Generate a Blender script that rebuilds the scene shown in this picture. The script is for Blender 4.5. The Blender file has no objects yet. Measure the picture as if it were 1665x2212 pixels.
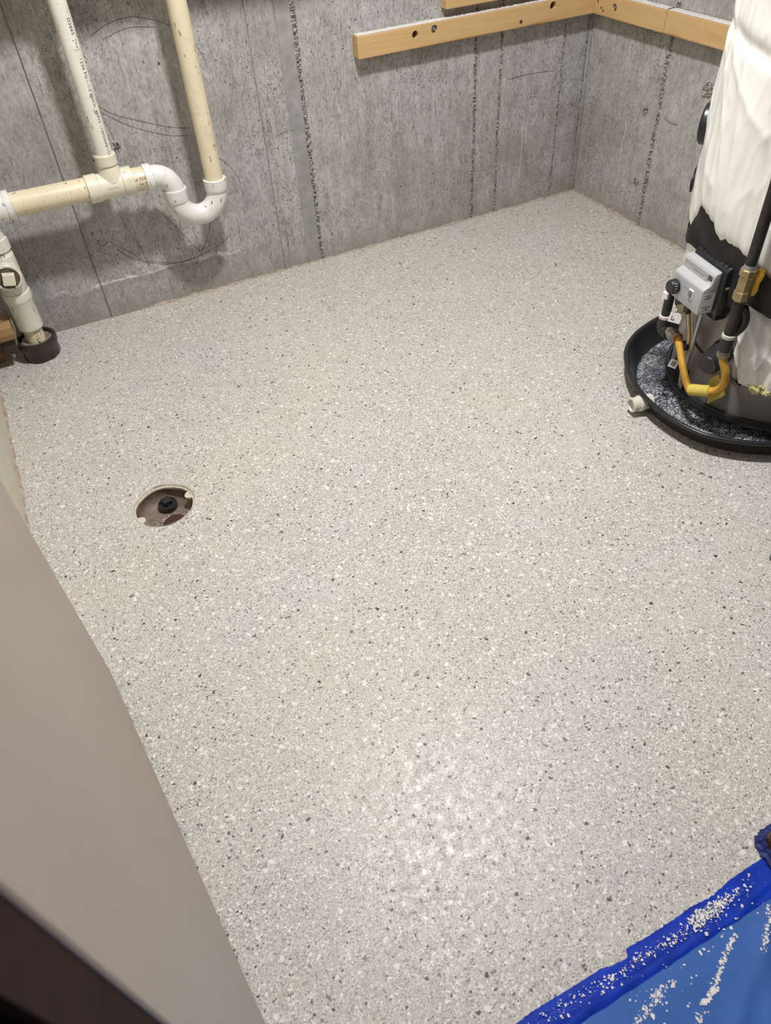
import bpy, bmesh, math, random
from mathutils import Vector, Matrix, noise
random.seed(7)
PI = math.pi
SC = bpy.context.scene
COL = SC.collection

# ------------------------------------------------------------ camera
cam_d = bpy.data.cameras.new('camera')
cam = bpy.data.objects.new('camera', cam_d)
COL.objects.link(cam)
F_PX, YAW, PITCH, ROLL = 1600.432, 0.402922, 0.784238, -0.0790166
fw = Vector((math.sin(YAW)*math.cos(PITCH), math.cos(YAW)*math.cos(PITCH), -math.sin(PITCH)))
rt = Vector((math.cos(YAW), -math.sin(YAW), 0))
up = rt.cross(fw)
rt2 = rt*math.cos(ROLL) + up*math.sin(ROLL)
up2 = rt2.cross(fw)
m = Matrix(((rt2.x, up2.x, -fw.x), (rt2.y, up2.y, -fw.y), (rt2.z, up2.z, -fw.z)))
cam.matrix_world = Matrix.Translation((-1.871185, -2.303197, 1.18)) @ m.to_4x4()
cam_d.sensor_fit = 'HORIZONTAL'
cam_d.sensor_width = 7.4
cam_d.lens = F_PX/1665*7.4
cam_d.clip_start = 0.01
cam_d.dof.use_dof = True
cam_d.dof.focus_distance = 1.75
cam_d.dof.aperture_fstop = 2.2
SC.camera = cam

# ------------------------------------------------------------ world, light, exposure
w = bpy.data.worlds.new('world')
SC.world = w
w.use_nodes = True
w.node_tree.nodes['Background'].inputs[0].default_value = (0.9, 0.93, 1, 1)
w.node_tree.nodes['Background'].inputs[1].default_value = 0.03
def area(name, loc, size, power, col=(1, 1, 1), rot=(0, 0, 0)):
    l = bpy.data.lights.new(name, 'AREA')
    l.shape = 'DISK'; l.size = size; l.energy = power; l.color = col
    o = bpy.data.objects.new(name, l); o.location = loc; o.rotation_euler = rot
    COL.objects.link(o)
    return o
area('room_lamp', (-1.22, -1.12, 2.28), 0.18, 55, (1, 0.988, 0.982))
area('hall_fill', (-1.45, -2.75, 2.25), 0.30, 0.7, (1, 0.97, 0.93))  # fill light added to brighten the floor at the doorway
SC.view_settings.view_transform = 'Standard'
SC.view_settings.look = 'None'
SC.view_settings.gamma = 1
SC.view_settings.use_curve_mapping = False
SC.view_settings.exposure = 0.0

# ------------------------------------------------------------ material helpers
class NT:
    def __init__(s, name):
        s.m = bpy.data.materials.new(name); s.m.use_nodes = True
        s.t = s.m.node_tree; s.n = s.t.nodes
        s.b = s.n['Principled BSDF']
        s.co = s.n.new('ShaderNodeTexCoord').outputs['Object']
    def link(s, a, b): s.t.links.new(a, b)
    def setin(s, inp, v):
        if isinstance(v, bpy.types.NodeSocket): s.link(v, inp)
        elif isinstance(v, (tuple, list)) and inp.type == 'RGBA': inp.default_value = (*v[:3], 1)
        else: inp.default_value = v
    def mapping(s, scale=(1, 1, 1), loc=(0, 0, 0), src=None, rot=(0, 0, 0)):
        n = s.n.new('ShaderNodeMapping'); s.link(src or s.co, n.inputs[0])
        n.inputs['Scale'].default_value = scale; n.inputs['Location'].default_value = loc
        n.inputs['Rotation'].default_value = rot
        return n.outputs[0]
    def noise(s, scale, detail=4, rough=.55, vec=None, dist=0, out='Fac'):
        n = s.n.new('ShaderNodeTexNoise'); s.link(vec or s.co, n.inputs['Vector'])
        n.inputs['Scale'].default_value = scale; n.inputs['Detail'].default_value = detail
        n.inputs['Roughness'].default_value = rough; n.inputs['Distortion'].default_value = dist
        return n.outputs[out]
    def voro(s, scale, vec=None, feature='F1', rand=1.0):
        n = s.n.new('ShaderNodeTexVoronoi'); s.link(vec or s.co, n.inputs['Vector'])
        n.feature = feature
        n.inputs['Scale'].default_value = scale; n.inputs['Randomness'].default_value = rand
        return n
    def ramp(s, fac, stops, interp='LINEAR'):
        n = s.n.new('ShaderNodeValToRGB'); s.link(fac, n.inputs[0])
        r = n.color_ramp; r.interpolation = interp
        while len(r.elements) < len(stops): r.elements.new(1)
        for e, (p, c) in zip(r.elements, stops):
            e.position = p; e.color = (c, c, c, 1) if isinstance(c, (int, float)) else (*c, 1)
        return n.outputs[0]
    def mix(s, f, a, b, mode='MIX'):
        n = s.n.new('ShaderNodeMix'); n.data_type = 'RGBA'; n.blend_type = mode
        s.setin(n.inputs[0], f); s.setin(n.inputs[6], a); s.setin(n.inputs[7], b)
        return n.outputs[2]
    def math(s, op, a, b=0.0, c=None):
        n = s.n.new('ShaderNodeMath'); n.operation = op
        s.setin(n.inputs[0], a); s.setin(n.inputs[1], b)
        if c is not None: s.setin(n.inputs[2], c)
        return n.outputs[0]
    def sep(s, v):
        n = s.n.new('ShaderNodeSeparateXYZ'); s.link(v, n.inputs[0]); return n.outputs
    def bump(s, h, strength=.3, dist=.002, prev=None):
        n = s.n.new('ShaderNodeBump'); s.link(h, n.inputs['Height'])
        n.inputs['Strength'].default_value = strength; n.inputs['Distance'].default_value = dist
        if prev: s.link(prev, n.inputs['Normal'])
        return n.outputs[0]
    def done(s, col, rough=.5, normal=None, metal=0, spec=.5):
        s.setin(s.b.inputs['Base Color'], col); s.setin(s.b.inputs['Roughness'], rough)
        s.b.inputs['Metallic'].default_value = metal
        s.b.inputs['Specular IOR Level'].default_value = spec
        if normal: s.link(normal, s.b.inputs['Normal'])
        return s.m

def simple(name, col, rough=.5, metal=0, var=.12, scale=40, spec=.5, dirt=None, bump=0):
    k = NT(name)
    n = k.noise(scale, 5, .6)
    c = k.mix(k.ramp(n, [(.3, 0), (.7, 1)]), tuple(x*(1-var) for x in col), tuple(min(1, x*(1+var)) for x in col))
    if dirt:
        dm = k.ramp(k.noise(dirt[1], 6, .7), [(dirt[2], 0), (dirt[2]+.06, 1)])
        c = k.mix(dm, c, dirt[0])
    return k.done(c, rough, k.bump(n, bump, .001) if bump else None, metal, spec)

def mat_floor():
    k = NT('flake_floor')
    warp = k.noise(340, 2, .5, out='Color')
    wv = k.n.new('ShaderNodeVectorMath'); wv.operation = 'MULTIPLY_ADD'
    k.link(warp, wv.inputs[0]); wv.inputs[1].default_value = (.0026, .0026, .0026); k.link(k.co, wv.inputs[2])
    v = wv.outputs[0]
    def cells(scale, loc, vec):
        src = k.mapping(loc=loc, src=vec)
        n = k.voro(scale, src); e = k.voro(scale, src, 'DISTANCE_TO_EDGE')
        c = k.n.new('ShaderNodeSeparateColor'); k.link(n.outputs['Color'], c.inputs[0])
        return c.outputs, e.outputs['Distance'], n.outputs['Distance']
    def chip(base, cl, lo, hi, edge, col):
        c, e, d = cl
        sel = k.math('MULTIPLY', k.math('GREATER_THAN', c[0], lo), k.math('LESS_THAN', c[0], hi))
        return k.mix(k.math('MULTIPLY', sel, k.math('GREATER_THAN', e, edge)), base, col)
    A = cells(860, (0, 0, 0), v); B = cells(470, (3.1, 1.7, 0), v); C = cells(250, (7.3, 5.1, 0), v); D = cells(150, (.31, 9.1, 0), v)
    fine = k.ramp(A[0][0], [(0, (.17, .16, .145)), (.12, (.30, .28, .25)), (.28, (.455, .425, .38)), (.52, (.56, .53, .475)), (.80, (.66, .635, .58)), (.94, (.80, .785, .745))], 'CONSTANT')
    zone = k.ramp(k.noise(2.1, 5, .62), [(.42, 0), (.57, 1)])
    zone2 = k.ramp(k.noise(8, 4, .6, k.mapping(loc=(4, 2, 0))), [(.35, 0), (.7, 1)])
    zz = k.math('MULTIPLY_ADD', zone, .7, k.math('MULTIPLY', zone2, .3))
    smooth = k.mix(.48, fine, (.55, .515, .465))
    base = k.mix(zz, smooth, k.mix(.08, fine, (.48, .485, .49)))
    tan = k.ramp(k.noise(2.6, 4, .55, k.mapping(loc=(1.2, 8.7, 0))), [(.47, 0), (.68, .75)])
    base = k.mix(tan, base, k.mix(.50, base, (.56, .495, .42)))
    cool = k.ramp(k.noise(2.2, 4, .6, k.mapping(loc=(9.4, 3.3, 0))), [(.50, 0), (.68, .42)])
    base = k.mix(cool, base, k.mix(.5, base, (.50, .51, .56)))
    base = chip(base, B, .925, 1.1, .05, (.74, .725, .68))
    base = chip(base, B, -.1, .095, .07, (.21, .20, .19))
    base = chip(base, B, .10, .20, .04, (.43, .41, .385))
    base = chip(base, C, .965, 1.1, .05, (.75, .735, .69))
    base = chip(base, C, .90, .955, .05, (.62, .60, .56))
    base = chip(base, C, -.1, .036, .10, k.ramp(C[0][1], [(0, (.075, .07, .075)), (.4, (.19, .185, .20)), (.7, (.30, .285, .28)), (.9, (.17, .12, .09))], 'CONSTANT'))
    base = chip(base, D, .978, 1.1, .06, (.73, .715, .68))
    base = chip(base, D, -.1, .017, .12, k.ramp(D[0][1], [(0, (.055, .055, .068)), (.45, (.18, .18, .21)), (.75, (.36, .35, .36))], 'CONSTANT'))
    h = k.math('ADD', A[0][1], k.math('MULTIPLY', B[0][1], .6))
    nb = k.bump(h, .30, .0010)
    nb = k.bump(k.noise(14, 3), .12, .004, nb)
    rough = k.ramp(k.noise(60, 3), [(.3, .32), (.7, .55)])
    return k.done(base, rough, nb, 0, .45)

def mat_concrete(name, stain):
    k = NT(name)
    x, y, z = k.sep(k.co)
    big = k.noise(2.6, 6, .65)
    mid = k.noise(9, 8, .72)
    blot = k.noise(28, 6, .7, k.mapping((1, 1, .6), (2, 7, 3)))
    streak = k.noise(1, 7, .68, k.mapping((34, 34, 2.2)))
    fines = k.noise(1, 5, .75, k.mapping((170, 170, 70)))
    hair = k.noise(1, 4, .7, k.mapping((190, 190, 9), (1, 5, 2)))
    c = k.ramp(big, [(.30, (.265, .26, .25)), (.5, (.365, .362, .352)), (.70, (.46, .462, .455))])
    c = k.mix(.50, c, k.ramp(streak, [(.32, (.17, .165, .155)), (.5, (.37, .367, .357)), (.68, (.57, .57, .56))]))
    c = k.mix(.42, c, k.ramp(mid, [(.32, (.18, .17, .155)), (.5, (.37, .367, .357)), (.68, (.56, .56, .555))]))
    c = k.mix(.30, c, k.ramp(blot, [(.35, (.20, .19, .175)), (.52, (.37, .366, .356)), (.66, (.52, .52, .51))]))
    c = k.mix(.25, c, k.ramp(fines, [(.36, (.10, .095, .085)), (.6, (.55, .55, .54))]))
    c = k.mix(k.ramp(hair, [(.30, .5), (.42, 0)]), c, (.13, .12, .105))
    gr = k.ramp(k.noise(15, 7, .75, k.mapping((1, 1, .5), (6, 2, 8))), [(.57, 0), (.70, .65)])
    c = k.mix(gr, c, (.17, .16, .145))
    dp = k.ramp(k.noise(3.0, 5, .62, k.mapping(loc=(5, 3, 1))), [(.48, 0), (.70, .55)])
    c = k.mix(dp, c, (.265, .24, .222))
    bc = k.n.new('ShaderNodeBrightContrast'); k.link(c, bc.inputs[0]); bc.inputs[1].default_value = .085; bc.inputs[2].default_value = .42; c = bc.outputs[0]
    def pores(scale, lim, dist, col, c, loc, dens, lo=.42, hi=.60):
        wv = k.n.new('ShaderNodeVectorMath'); wv.operation = 'MULTIPLY_ADD'
        k.link(k.noise(scale*1.1, 2, .6, out='Color'), wv.inputs[0]); wv.inputs[1].default_value = (.9/scale,)*3; k.link(k.co, wv.inputs[2])
        v = k.voro(1, k.mapping((scale, scale, scale*.55), loc, wv.outputs[0]))
        s = k.n.new('ShaderNodeSeparateColor'); k.link(v.outputs['Color'], s.inputs[0])
        dmask = k.ramp(k.noise(dens, 4, .6, k.mapping(loc=loc)), [(lo, 0), (hi, 1)])
        mk = k.math('MULTIPLY', k.math('MULTIPLY', k.math('LESS_THAN', s.outputs[0], lim), k.math('LESS_THAN', v.outputs['Distance'], dist)), dmask)
        return k.mix(mk, c, col), mk
    c, m1 = pores(230, .44, .30, (.10, .093, .083), c, (1, 2, 3), 4)
    c, m2 = pores(150, .15, .27, (.075, .068, .06), c, (4, 2, 9), 3)
    c, m3 = pores(75, .035, .20, (.065, .058, .05), c, (8, 1, 2), 6)
    dr = k.ramp(k.noise(1, 6, .72, k.mapping((55, 55, 3.2), (3, 3, 7))), [(.62, 0), (.74, .6)])
    c = k.mix(dr, c, (.60, .60, .59))
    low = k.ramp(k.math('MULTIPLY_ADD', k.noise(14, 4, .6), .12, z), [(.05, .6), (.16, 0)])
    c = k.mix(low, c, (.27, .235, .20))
    if stain:
        lz = k.math('MULTIPLY_ADD', k.noise(6, 5, .65), .12, .045)
        dz = k.math('ABSOLUTE', k.math('SUBTRACT', z, lz))
        band = k.ramp(dz, [(.001, 1), (.008, 0)])
        xm = k.math('MULTIPLY', k.ramp(k.math('ADD', x, 2.0), [(.07, 0), (.14, 1), (.62, 1), (.70, 0)]), band)
        xm = k.math('MULTIPLY', xm, k.ramp(k.noise(9, 3, .6, k.mapping(loc=(1, 0, 4))), [(.42, .05), (.55, 1)]))
        c = k.mix(k.math('MULTIPLY', xm, k.ramp(k.noise(45, 4, .7), [(.36, 0), (.52, 1)])), c, (.82, .82, .81))
        under = k.ramp(k.math('SUBTRACT', lz, z), [(0, 0), (.006, .45), (.02, .3), (.05, 0)])
        c = k.mix(under, c, (.235, .22, .20))
        rust = k.math('MULTIPLY', k.ramp(k.noise(26, 4, .7, k.mapping(loc=(2, 0, 5))), [(.61, 0), (.68, .85)]), k.ramp(z, [(.005, 1), (.06, 0)]))
        c = k.mix(rust, c, (.22, .10, .045))
    nb = k.bump(mid, .3, .004)
    nb = k.bump(k.math('SUBTRACT', k.math('MULTIPLY', fines, .6), k.math('ADD', m1, m2)), .5, .0016, nb)
    return k.done(c, .82, nb, 0, .25)

def mat_wood(name, axis, tone=1.0):
    k = NT(name)
    sc = [26, 26, 26]; sc[axis] = 2.2
    v = k.mapping(tuple(sc))
    n0 = k.noise(.55, 3, .5, v, .6)
    rings = k.math('PINGPONG', k.math('MULTIPLY', n0, 6.5), 1.0)
    sc2 = [260, 260, 260]; sc2[axis] = 8
    fib = k.noise(1, 3, .6, k.mapping(tuple(sc2)))
    c = k.ramp(rings, [(0, (.33*tone, .175*tone, .06*tone)), (.10, (.43*tone, .25*tone, .095*tone)), (.24, (.53*tone, .335*tone, .145*tone)), (.8, (.585*tone, .385*tone, .175*tone))])
    c = k.mix(.22, c, k.ramp(fib, [(.3, (.38*tone, .235*tone, .10*tone)), (.65, (.70*tone, .50*tone, .28*tone))]))
    return k.done(c, .62, k.bump(fib, .15, .0008), 0, .3)

def mat_pvc(name, base, scuff=.64, rough=.38):
    k = NT(name)
    c = k.mix(k.ramp(k.noise(9, 4, .6), [(.35, 0), (.7, 1)]), tuple(x*.88 for x in base), base)
    n = k.noise(1, 5, .7, k.mapping((85, 85, 26)))
    sm = k.ramp(n, [(scuff-.03, 0), (scuff, .9)])
    c = k.mix(sm, c, (.10, .085, .065))
    n2 = k.ramp(k.noise(17, 5, .7, k.mapping(loc=(3, 9, 2))), [(.56, 0), (.78, .4)])
    c = k.mix(n2, c, (.36, .27, .16))
    return k.done(c, rough, None, 0, .5)

def mat_pan():
    k = NT('pan_bottom_with_dust')
    cell = k.voro(48, k.mapping(loc=(2, 2, 0)), 'DISTANCE_TO_EDGE')
    nz = k.noise(230, 5, .75)
    crack = k.ramp(cell.outputs['Distance'], [(.015, 0), (.06, 1)])
    zone = k.ramp(k.noise(6, 4, .6), [(.36, 0.15), (.55, 1)])
    dust = k.math('MULTIPLY', k.math('MULTIPLY', crack, zone), k.ramp(nz, [(.44, 0), (.60, .95)]))
    c = k.mix(dust, (.017, .019, .026), (.60, .63, .70))
    return k.done(c, k.ramp(dust, [(0, .22), (.6, .7)]), k.bump(nz, .5, .002), 0, .5)

M = {}
M['floor'] = mat_floor()
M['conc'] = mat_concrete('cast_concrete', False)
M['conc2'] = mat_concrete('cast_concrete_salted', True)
def mat_seam():
    k = NT('seam_aggregate')
    v = k.voro(240); sc_ = k.n.new('ShaderNodeSeparateColor'); k.link(v.outputs['Color'], sc_.inputs[0])
    c = k.ramp(sc_.outputs[0], [(0, (.10, .092, .08)), (.16, (.20, .185, .16)), (.42, (.30, .285, .255)), (.75, (.40, .385, .36)), (.94, (.50, .49, .47))], 'CONSTANT')
    return k.done(c, .9, k.bump(v.outputs['Distance'], .6, .003), 0, .2)
M['seam'] = mat_seam()
M['band'] = simple('smooth_grey_concrete', (.31, .305, .295), .85, var=.22, scale=22, spec=.2, dirt=((.36, .355, .345), 12, .6), bump=.2)
M['joint'] = simple('joint_dark', (.27, .265, .255), .9, var=.3, scale=60)
M['ridge'] = simple('coating_ridge', (.36, .30, .235), .7, var=.35, scale=60, dirt=((.16, .09, .05), 20, .62))
M['pine_x'] = mat_wood('pine_along_wall', 0)
M['pine_y'] = mat_wood('pine_along_side', 1)
M['pine_old'] = mat_wood('old_pine', 0, .62)
M['dust'] = simple('pale_dust', (.66, .62, .60), .9, var=.15, scale=300, bump=.6)
M['cream'] = mat_pvc('yellowed_pvc', (.80, .70, .50), .645)
M['cream2'] = mat_pvc('cream_pvc', (.79, .735, .59), .67)
M['white'] = mat_pvc('white_pvc', (.80, .79, .76), .645)
M['pipew'] = mat_pvc('ivory_pvc', (.82, .79, .70), .64)
M['eggs'] = mat_pvc('eggshell_pvc', (.80, .79, .69), .665)
M['plugd'] = simple('grimy_brown', (.11, .08, .045), .6, var=.5, scale=80)
M['offw'] = mat_pvc('dirty_white_pvc', (.74, .72, .63), .63)
M['ink'] = simple('black_ink', (.03, .03, .035), .6)
M['hub'] = simple('tarred_hub', (.034, .020, .017), .30, var=.6, scale=24, dirt=((.20, .165, .13), 26, .61), bump=.5)
M['painted'] = simple('cream_painted_wall', (.60, .565, .45), .6, var=.06, scale=14, dirt=((.40, .37, .28), 9, .66), bump=.1)
def mat_door():
    k = NT('taupe_painted_door')
    n = k.noise(3, 5, .6)
    c = k.mix(k.ramp(n, [(.3, 0), (.7, 1)]), (.36, .295, .25), (.40, .33, .282))
    s = k.ramp(k.noise(1, 4, .7, k.mapping((24, 24, 5))), [(.62, 0), (.75, .25)])
    c = k.mix(s, c, (.33, .265, .22))
    return k.done(c, .42, k.bump(k.noise(170, 3), .05, .001), 0, .4)
M['door'] = mat_door()
M['jamb'] = simple('shaded_brown_jamb', (.050, .030, .026), .85, var=.2, scale=8, spec=.03)  # shade put into the colour; same brown wood as the other jamb
M['jamb2'] = simple('brown_jamb', (.27, .155, .10), .5, var=.2, scale=12)
M['shade_case'] = simple('shaded_casing', (.006, .005, .005), .9, spec=.02)  # unlit outer side of the jamb, its deep shade painted as near black
M['plaster'] = simple('plain_plaster', (.36, .35, .33), .8, var=.05)
M['vinyl'] = simple('white_vinyl_blanket', (.87, .855, .815), .30, var=.035, scale=12, spec=.55)
M['tank'] = simple('grey_sheet_metal', (.30, .285, .265), .38, .25, var=.08, scale=10)
M['tape'] = simple('black_cloth_tape', (.016, .0155, .016), .5, var=.3, scale=25, spec=.25)
M['blackp'] = simple('black_plastic', (.017, .017, .020), .33, var=.3, scale=30, dirt=((.10, .10, .105), 18, .68))
M['rubber'] = simple('satin_black', (.022, .022, .026), .42, var=.2, scale=30)
M['panb'] = mat_pan()
M['ctrl'] = simple('light_grey_plastic', (.44, .445, .455), .42, var=.03, scale=20)
M['ctrl_d'] = simple('mid_grey_plastic', (.32, .32, .325), .45, var=.03)
M['rock'] = simple('dark_grey_switch', (.15, .145, .14), .4)
M['iron'] = simple('black_iron_pipe', (.030, .028, .027), .45, .3, var=.4, scale=45, dirt=((.33, .33, .33), 60, .66), bump=.3)
M['galv'] = simple('dull_fitting_metal', (.30, .275, .235), .45, .5, var=.3, scale=50, dirt=((.12, .09, .07), 50, .62))
M['brass'] = simple('weathered_brass', (.40, .315, .175), .38, .75, var=.25, scale=60)
M['copper'] = simple('orange_seal', (.42, .15, .05), .5, .2)
M['steel'] = simple('grey_steel', (.42, .43, .45), .35, .7, var=.1)
M['hose'] = simple('yellow_coated_hose', (.62, .355, .05), .4, var=.12, scale=60, dirt=((.30, .16, .04), 40, .66))
M['lever'] = simple('yellow_lever', (.82, .46, .03), .4, var=.08)
M['ytag'] = simple('yellow_tag', (.62, .50, .10), .55, var=.12, scale=90)
M['paste'] = simple('white_thread_paste', (.56, .53, .46), .6, var=.2, scale=80)
M['wool'] = simple('yellow_insulation', (.58, .53, .26), .95, var=.25, scale=90, bump=.8)
M['card'] = simple('white_card', (.78, .78, .80), .6, var=.03)
M['wire_c'] = simple('cream_wire', (.62, .55, .36), .5)
M['wire_b'] = simple('brown_wire', (.18, .07, .04), .5)
M['bluet'] = simple('blue_masking_tape', (.006, .036, .38), .55, var=.3, scale=20, spec=.12)
M['bluep'] = simple('blue_drop_cloth', (.040, .125, .40), .7, var=.12, scale=14, spec=.3)
M['blued'] = simple('dark_blue_film', (.010, .022, .13), .3, var=.3, scale=20)
M['flake'] = simple('white_flake', (.76, .74, .72), .7, var=.12, scale=200)
M['flake2'] = simple('mixed_flake', (.48, .46, .45), .7, var=.5, scale=260)
M['furn'] = simple('grey_cabinet_paint', (.17, .18, .19), .4, .2, var=.05)
M['bowl'] = simple('rusty_drain_bowl', (.16, .115, .09), .6, var=.45, scale=45, dirt=((.38, .36, .35), 36, .58), bump=.5)
M['dark_hole'] = simple('rust_dark', (.045, .018, .010), .8)
M['dring'] = simple('coated_drain_ring', (.56, .51, .42), .6, var=.2, scale=120, dirt=((.25, .17, .10), 60, .66))
M['hole'] = simple('dark_wood_hole', (.085, .035, .018), .8)
M['pencil'] = simple('pencil_line', (.12, .115, .11), .7)
M['salt'] = simple('salt', (.50, .50, .49), .9, var=.35, scale=160)

# ------------------------------------------------------------ mesh helpers
def finish(name, bm, mat, parent=None, smooth=False, angle=None):
    me = bpy.data.meshes.new(name)
    bmesh.ops.recalc_face_normals(bm, faces=bm.faces)
    bm.to_mesh(me); bm.free()
    o = bpy.data.objects.new(name, me)
    me.materials.append(M[mat] if isinstance(mat, str) else mat)
    if smooth:
        for p in me.polygons: p.use_smooth = True
        if angle is not None:
            me.set_sharp_from_angle(angle=math.radians(angle))
    COL.objects.link(o)
    if parent: o.parent = parent
    return o
def put(o, parent):       # parent an object whose mesh is in world space
    o.parent = parent
    o.matrix_parent_inverse = Matrix.Translation(-Vector(parent.location)) if parent.type == 'EMPTY' else Matrix()
    return o
def thing(name, label, cat, loc=(0, 0, 0), group=None):
    o = bpy.data.objects.new(name, None); o.location = loc; o.empty_display_size = .05
    COL.objects.link(o); o['label'] = label; o['category'] = cat
    if group: o['group'] = group
    return o
def tag(o, label, cat, group=None, kind=None):
    o['label'] = label; o['category'] = cat
    if group: o['group'] = group
    if kind: o['kind'] = kind
    return o
def part(name, bm, mat, parent, smooth=False, angle=None, label=None, kind=None):
    o = finish(name, bm, mat, None, smooth, angle)
    put(o, parent) if parent.type == 'EMPTY' else setattr(o, 'parent', parent)
    if label: o['label'] = label
    if kind: o['kind'] = kind
    return o
def box(bm, lo, hi, bevel=0, seg=2, mat=None):
    lo, hi = Vector(lo), Vector(hi)
    r = bmesh.ops.create_cube(bm, size=1)
    vs = r['verts']
    for v in vs:
        v.co = Vector([(lo[i]+hi[i])/2 + v.co[i]*(hi[i]-lo[i]) for i in range(3)])
    if mat is not None:
        for v in vs: v.co = mat @ v.co
    if bevel:
        bmesh.ops.recalc_face_normals(bm, faces=list({f for v in vs for f in v.link_faces}))
        es = list({e for v in vs for e in v.link_edges})
        bmesh.ops.bevel(bm, geom=es, offset=bevel, segments=seg, affect='EDGES', profile=.6)
    return bm
def frame(a, b):
    z = (Vector(b)-Vector(a)).normalized()
    x = z.orthogonal().normalized()
    return x, z.cross(x), z
def lathe(bm, prof, a, b, n=32, cap0=False, cap1=False, rfun=None):
    """prof: (radius, t) with t metres measured from a towards b"""
    a = Vector(a); x, y, z = frame(a, b); rows = []
    if abs(z.z) > .999: x, y = Vector((1, 0, 0)), Vector((0, 1 if z.z > 0 else -1, 0))
    for r, t in prof:
        row = []
        for i in range(n):
            th = 2*PI*i/n
            rr = r if rfun is None else rfun(r, t, th)
            row.append(bm.verts.new(a + z*t + (x*math.cos(th) + y*math.sin(th))*rr))
        rows.append(row)
    for p, q in zip(rows, rows[1:]):
        for i in range(n):
            j = (i+1) % n
            bm.faces.new((p[i], p[j], q[j], q[i]))
    if cap0: bm.faces.new(rows[0][::-1])
    if cap1: bm.faces.new(rows[-1])
    return rows
def rod(bm, a, b, r, n=24, r2=None, bev=0):
    L = (Vector(b)-Vector(a)).length
    r2 = r if r2 is None else r2
    if bev:
        lathe(bm, [(r-bev, 0), (r, bev), (r2, L-bev), (r2-bev, L)], a, b, n, True, True)
    else:
        lathe(bm, [(r, 0), (r2, L)], a, b, n, True, True)
def smooth_path(pts, sub=8):
    P = [Vector(p) for p in pts]; P = [P[0]*2-P[1]] + P + [P[-1]*2-P[-2]]
    out = []
    for i in range(1, len(P)-2):
        for k in range(sub):
            t = k/sub; a, b, c, d = P[i-1:i+3]
            out.append(.5*((2*b) + (c-a)*t + (2*a-5*b+4*c-d)*t*t + (3*b-a-3*c+d)*t**3))
    out.append(P[-2]); return out
def resample(pts, step):
    out = [pts[0].copy()]; acc = 0
    for a, b in zip(pts, pts[1:]):
        L = (b-a).length
        while acc + L >= step and L > 1e-9:
            t = (step-acc)/L; a = a.lerp(b, t); out.append(a.copy()); L = (b-a).length; acc = 0
        acc += L
    out.append(pts[-1].copy())
    return out
def tube(bm, pts, r, n=16, caps=True):
    pts = [Vector(p) for p in pts]; rows = []
    t0 = (pts[1]-pts[0]).normalized(); x = t0.orthogonal().normalized()
    for i, p in enumerate(pts):
        t = ((pts[i+1] if i+1 < len(pts) else p) - (pts[i-1] if i else p)).normalized()
        x = (x - t*x.dot(t)).normalized(); y = t.cross(x)
        rr = r(i) if callable(r) else r
        rows.append([bm.verts.new(p + (x*math.cos(2*PI*k/n) + y*math.sin(2*PI*k/n))*rr) for k in range(n)])
    for p, q in zip(rows, rows[1:]):
        for i in range(n):
            j = (i+1) % n; bm.faces.new((p[i], p[j], q[j], q[i]))
    if caps: bm.faces.new(rows[0][::-1]); bm.faces.new(rows[-1])
def arc(c, u, v, r, a0, a1, n=14):
    c, u, v = Vector(c), Vector(u), Vector(v)
    return [c + (u*math.cos(a0+(a1-a0)*i/n) + v*math.sin(a0+(a1-a0)*i/n))*r for i in range(n+1)]
def boolean_cut(o, cutter_bm):
    bmesh.ops.recalc_face_normals(cutter_bm, faces=cutter_bm.faces)
    me = bpy.data.meshes.new('cut'); cutter_bm.to_mesh(me); cutter_bm.free()
    c = bpy.data.objects.new('cut', me); COL.objects.link(c)
    md = o.modifiers.new('b', 'BOOLEAN'); md.object = c; md.operation = 'DIFFERENCE'; md.solver = 'EXACT'
    dg = bpy.context.evaluated_depsgraph_get()
    new = bpy.data.meshes.new_from_object(o.evaluated_get(dg))
    o.modifiers.clear(); old = o.data; o.data = new; new.name = old.name
    bpy.data.meshes.remove(old); bpy.data.objects.remove(c); bpy.data.meshes.remove(me)
def rnd(a, b): return random.uniform(a, b)

# ------------------------------------------------------------ structure: floor
DR = Vector((-1.848, -.937, 0)); DRR = .0725
bm = bmesh.new()
X0, X1, Y0, Y1 = -2.30, .12, -3.40, .12
angs = sorted([2*PI*i/72 for i in range(72)] + [math.atan2(y-DR.y, x-DR.x) % (2*PI) for x in (X0, X1) for y in (Y0, Y1)])
rings = [[], [], []]
for th in angs:
    c, s = math.cos(th), math.sin(th)
    tx = ((X1 if c > 0 else X0)-DR.x)/c if abs(c) > 1e-9 else 1e9
    ty = ((Y1 if s > 0 else Y0)-DR.y)/s if abs(s) > 1e-9 else 1e9
    t = min(tx, ty); wob = 1 + .02*math.sin(3*th+1) + .012*math.sin(7*th)
    rings[0].append(bm.verts.new((DR.x+c*DRR*wob, DR.y+s*DRR*wob, -.009)))
    rings[1].append(bm.verts.new((DR.x+c*DRR*wob, DR.y+s*DRR*wob, 0)))
    rings[2].append(bm.verts.new((DR.x+c*t, DR.y+s*t, 0)))
for p, q in zip(rings, rings[1:]):
    for i in range(len(angs)):
        j = (i+1) % len(angs); bm.faces.new((p[i], p[j], q[j], q[i]))
floor = finish('floor', bm, 'floor'); floor['kind'] = 'structure'
floor['label'] = 'beige floor coating with scattered white, grey and dark flakes'

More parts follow.
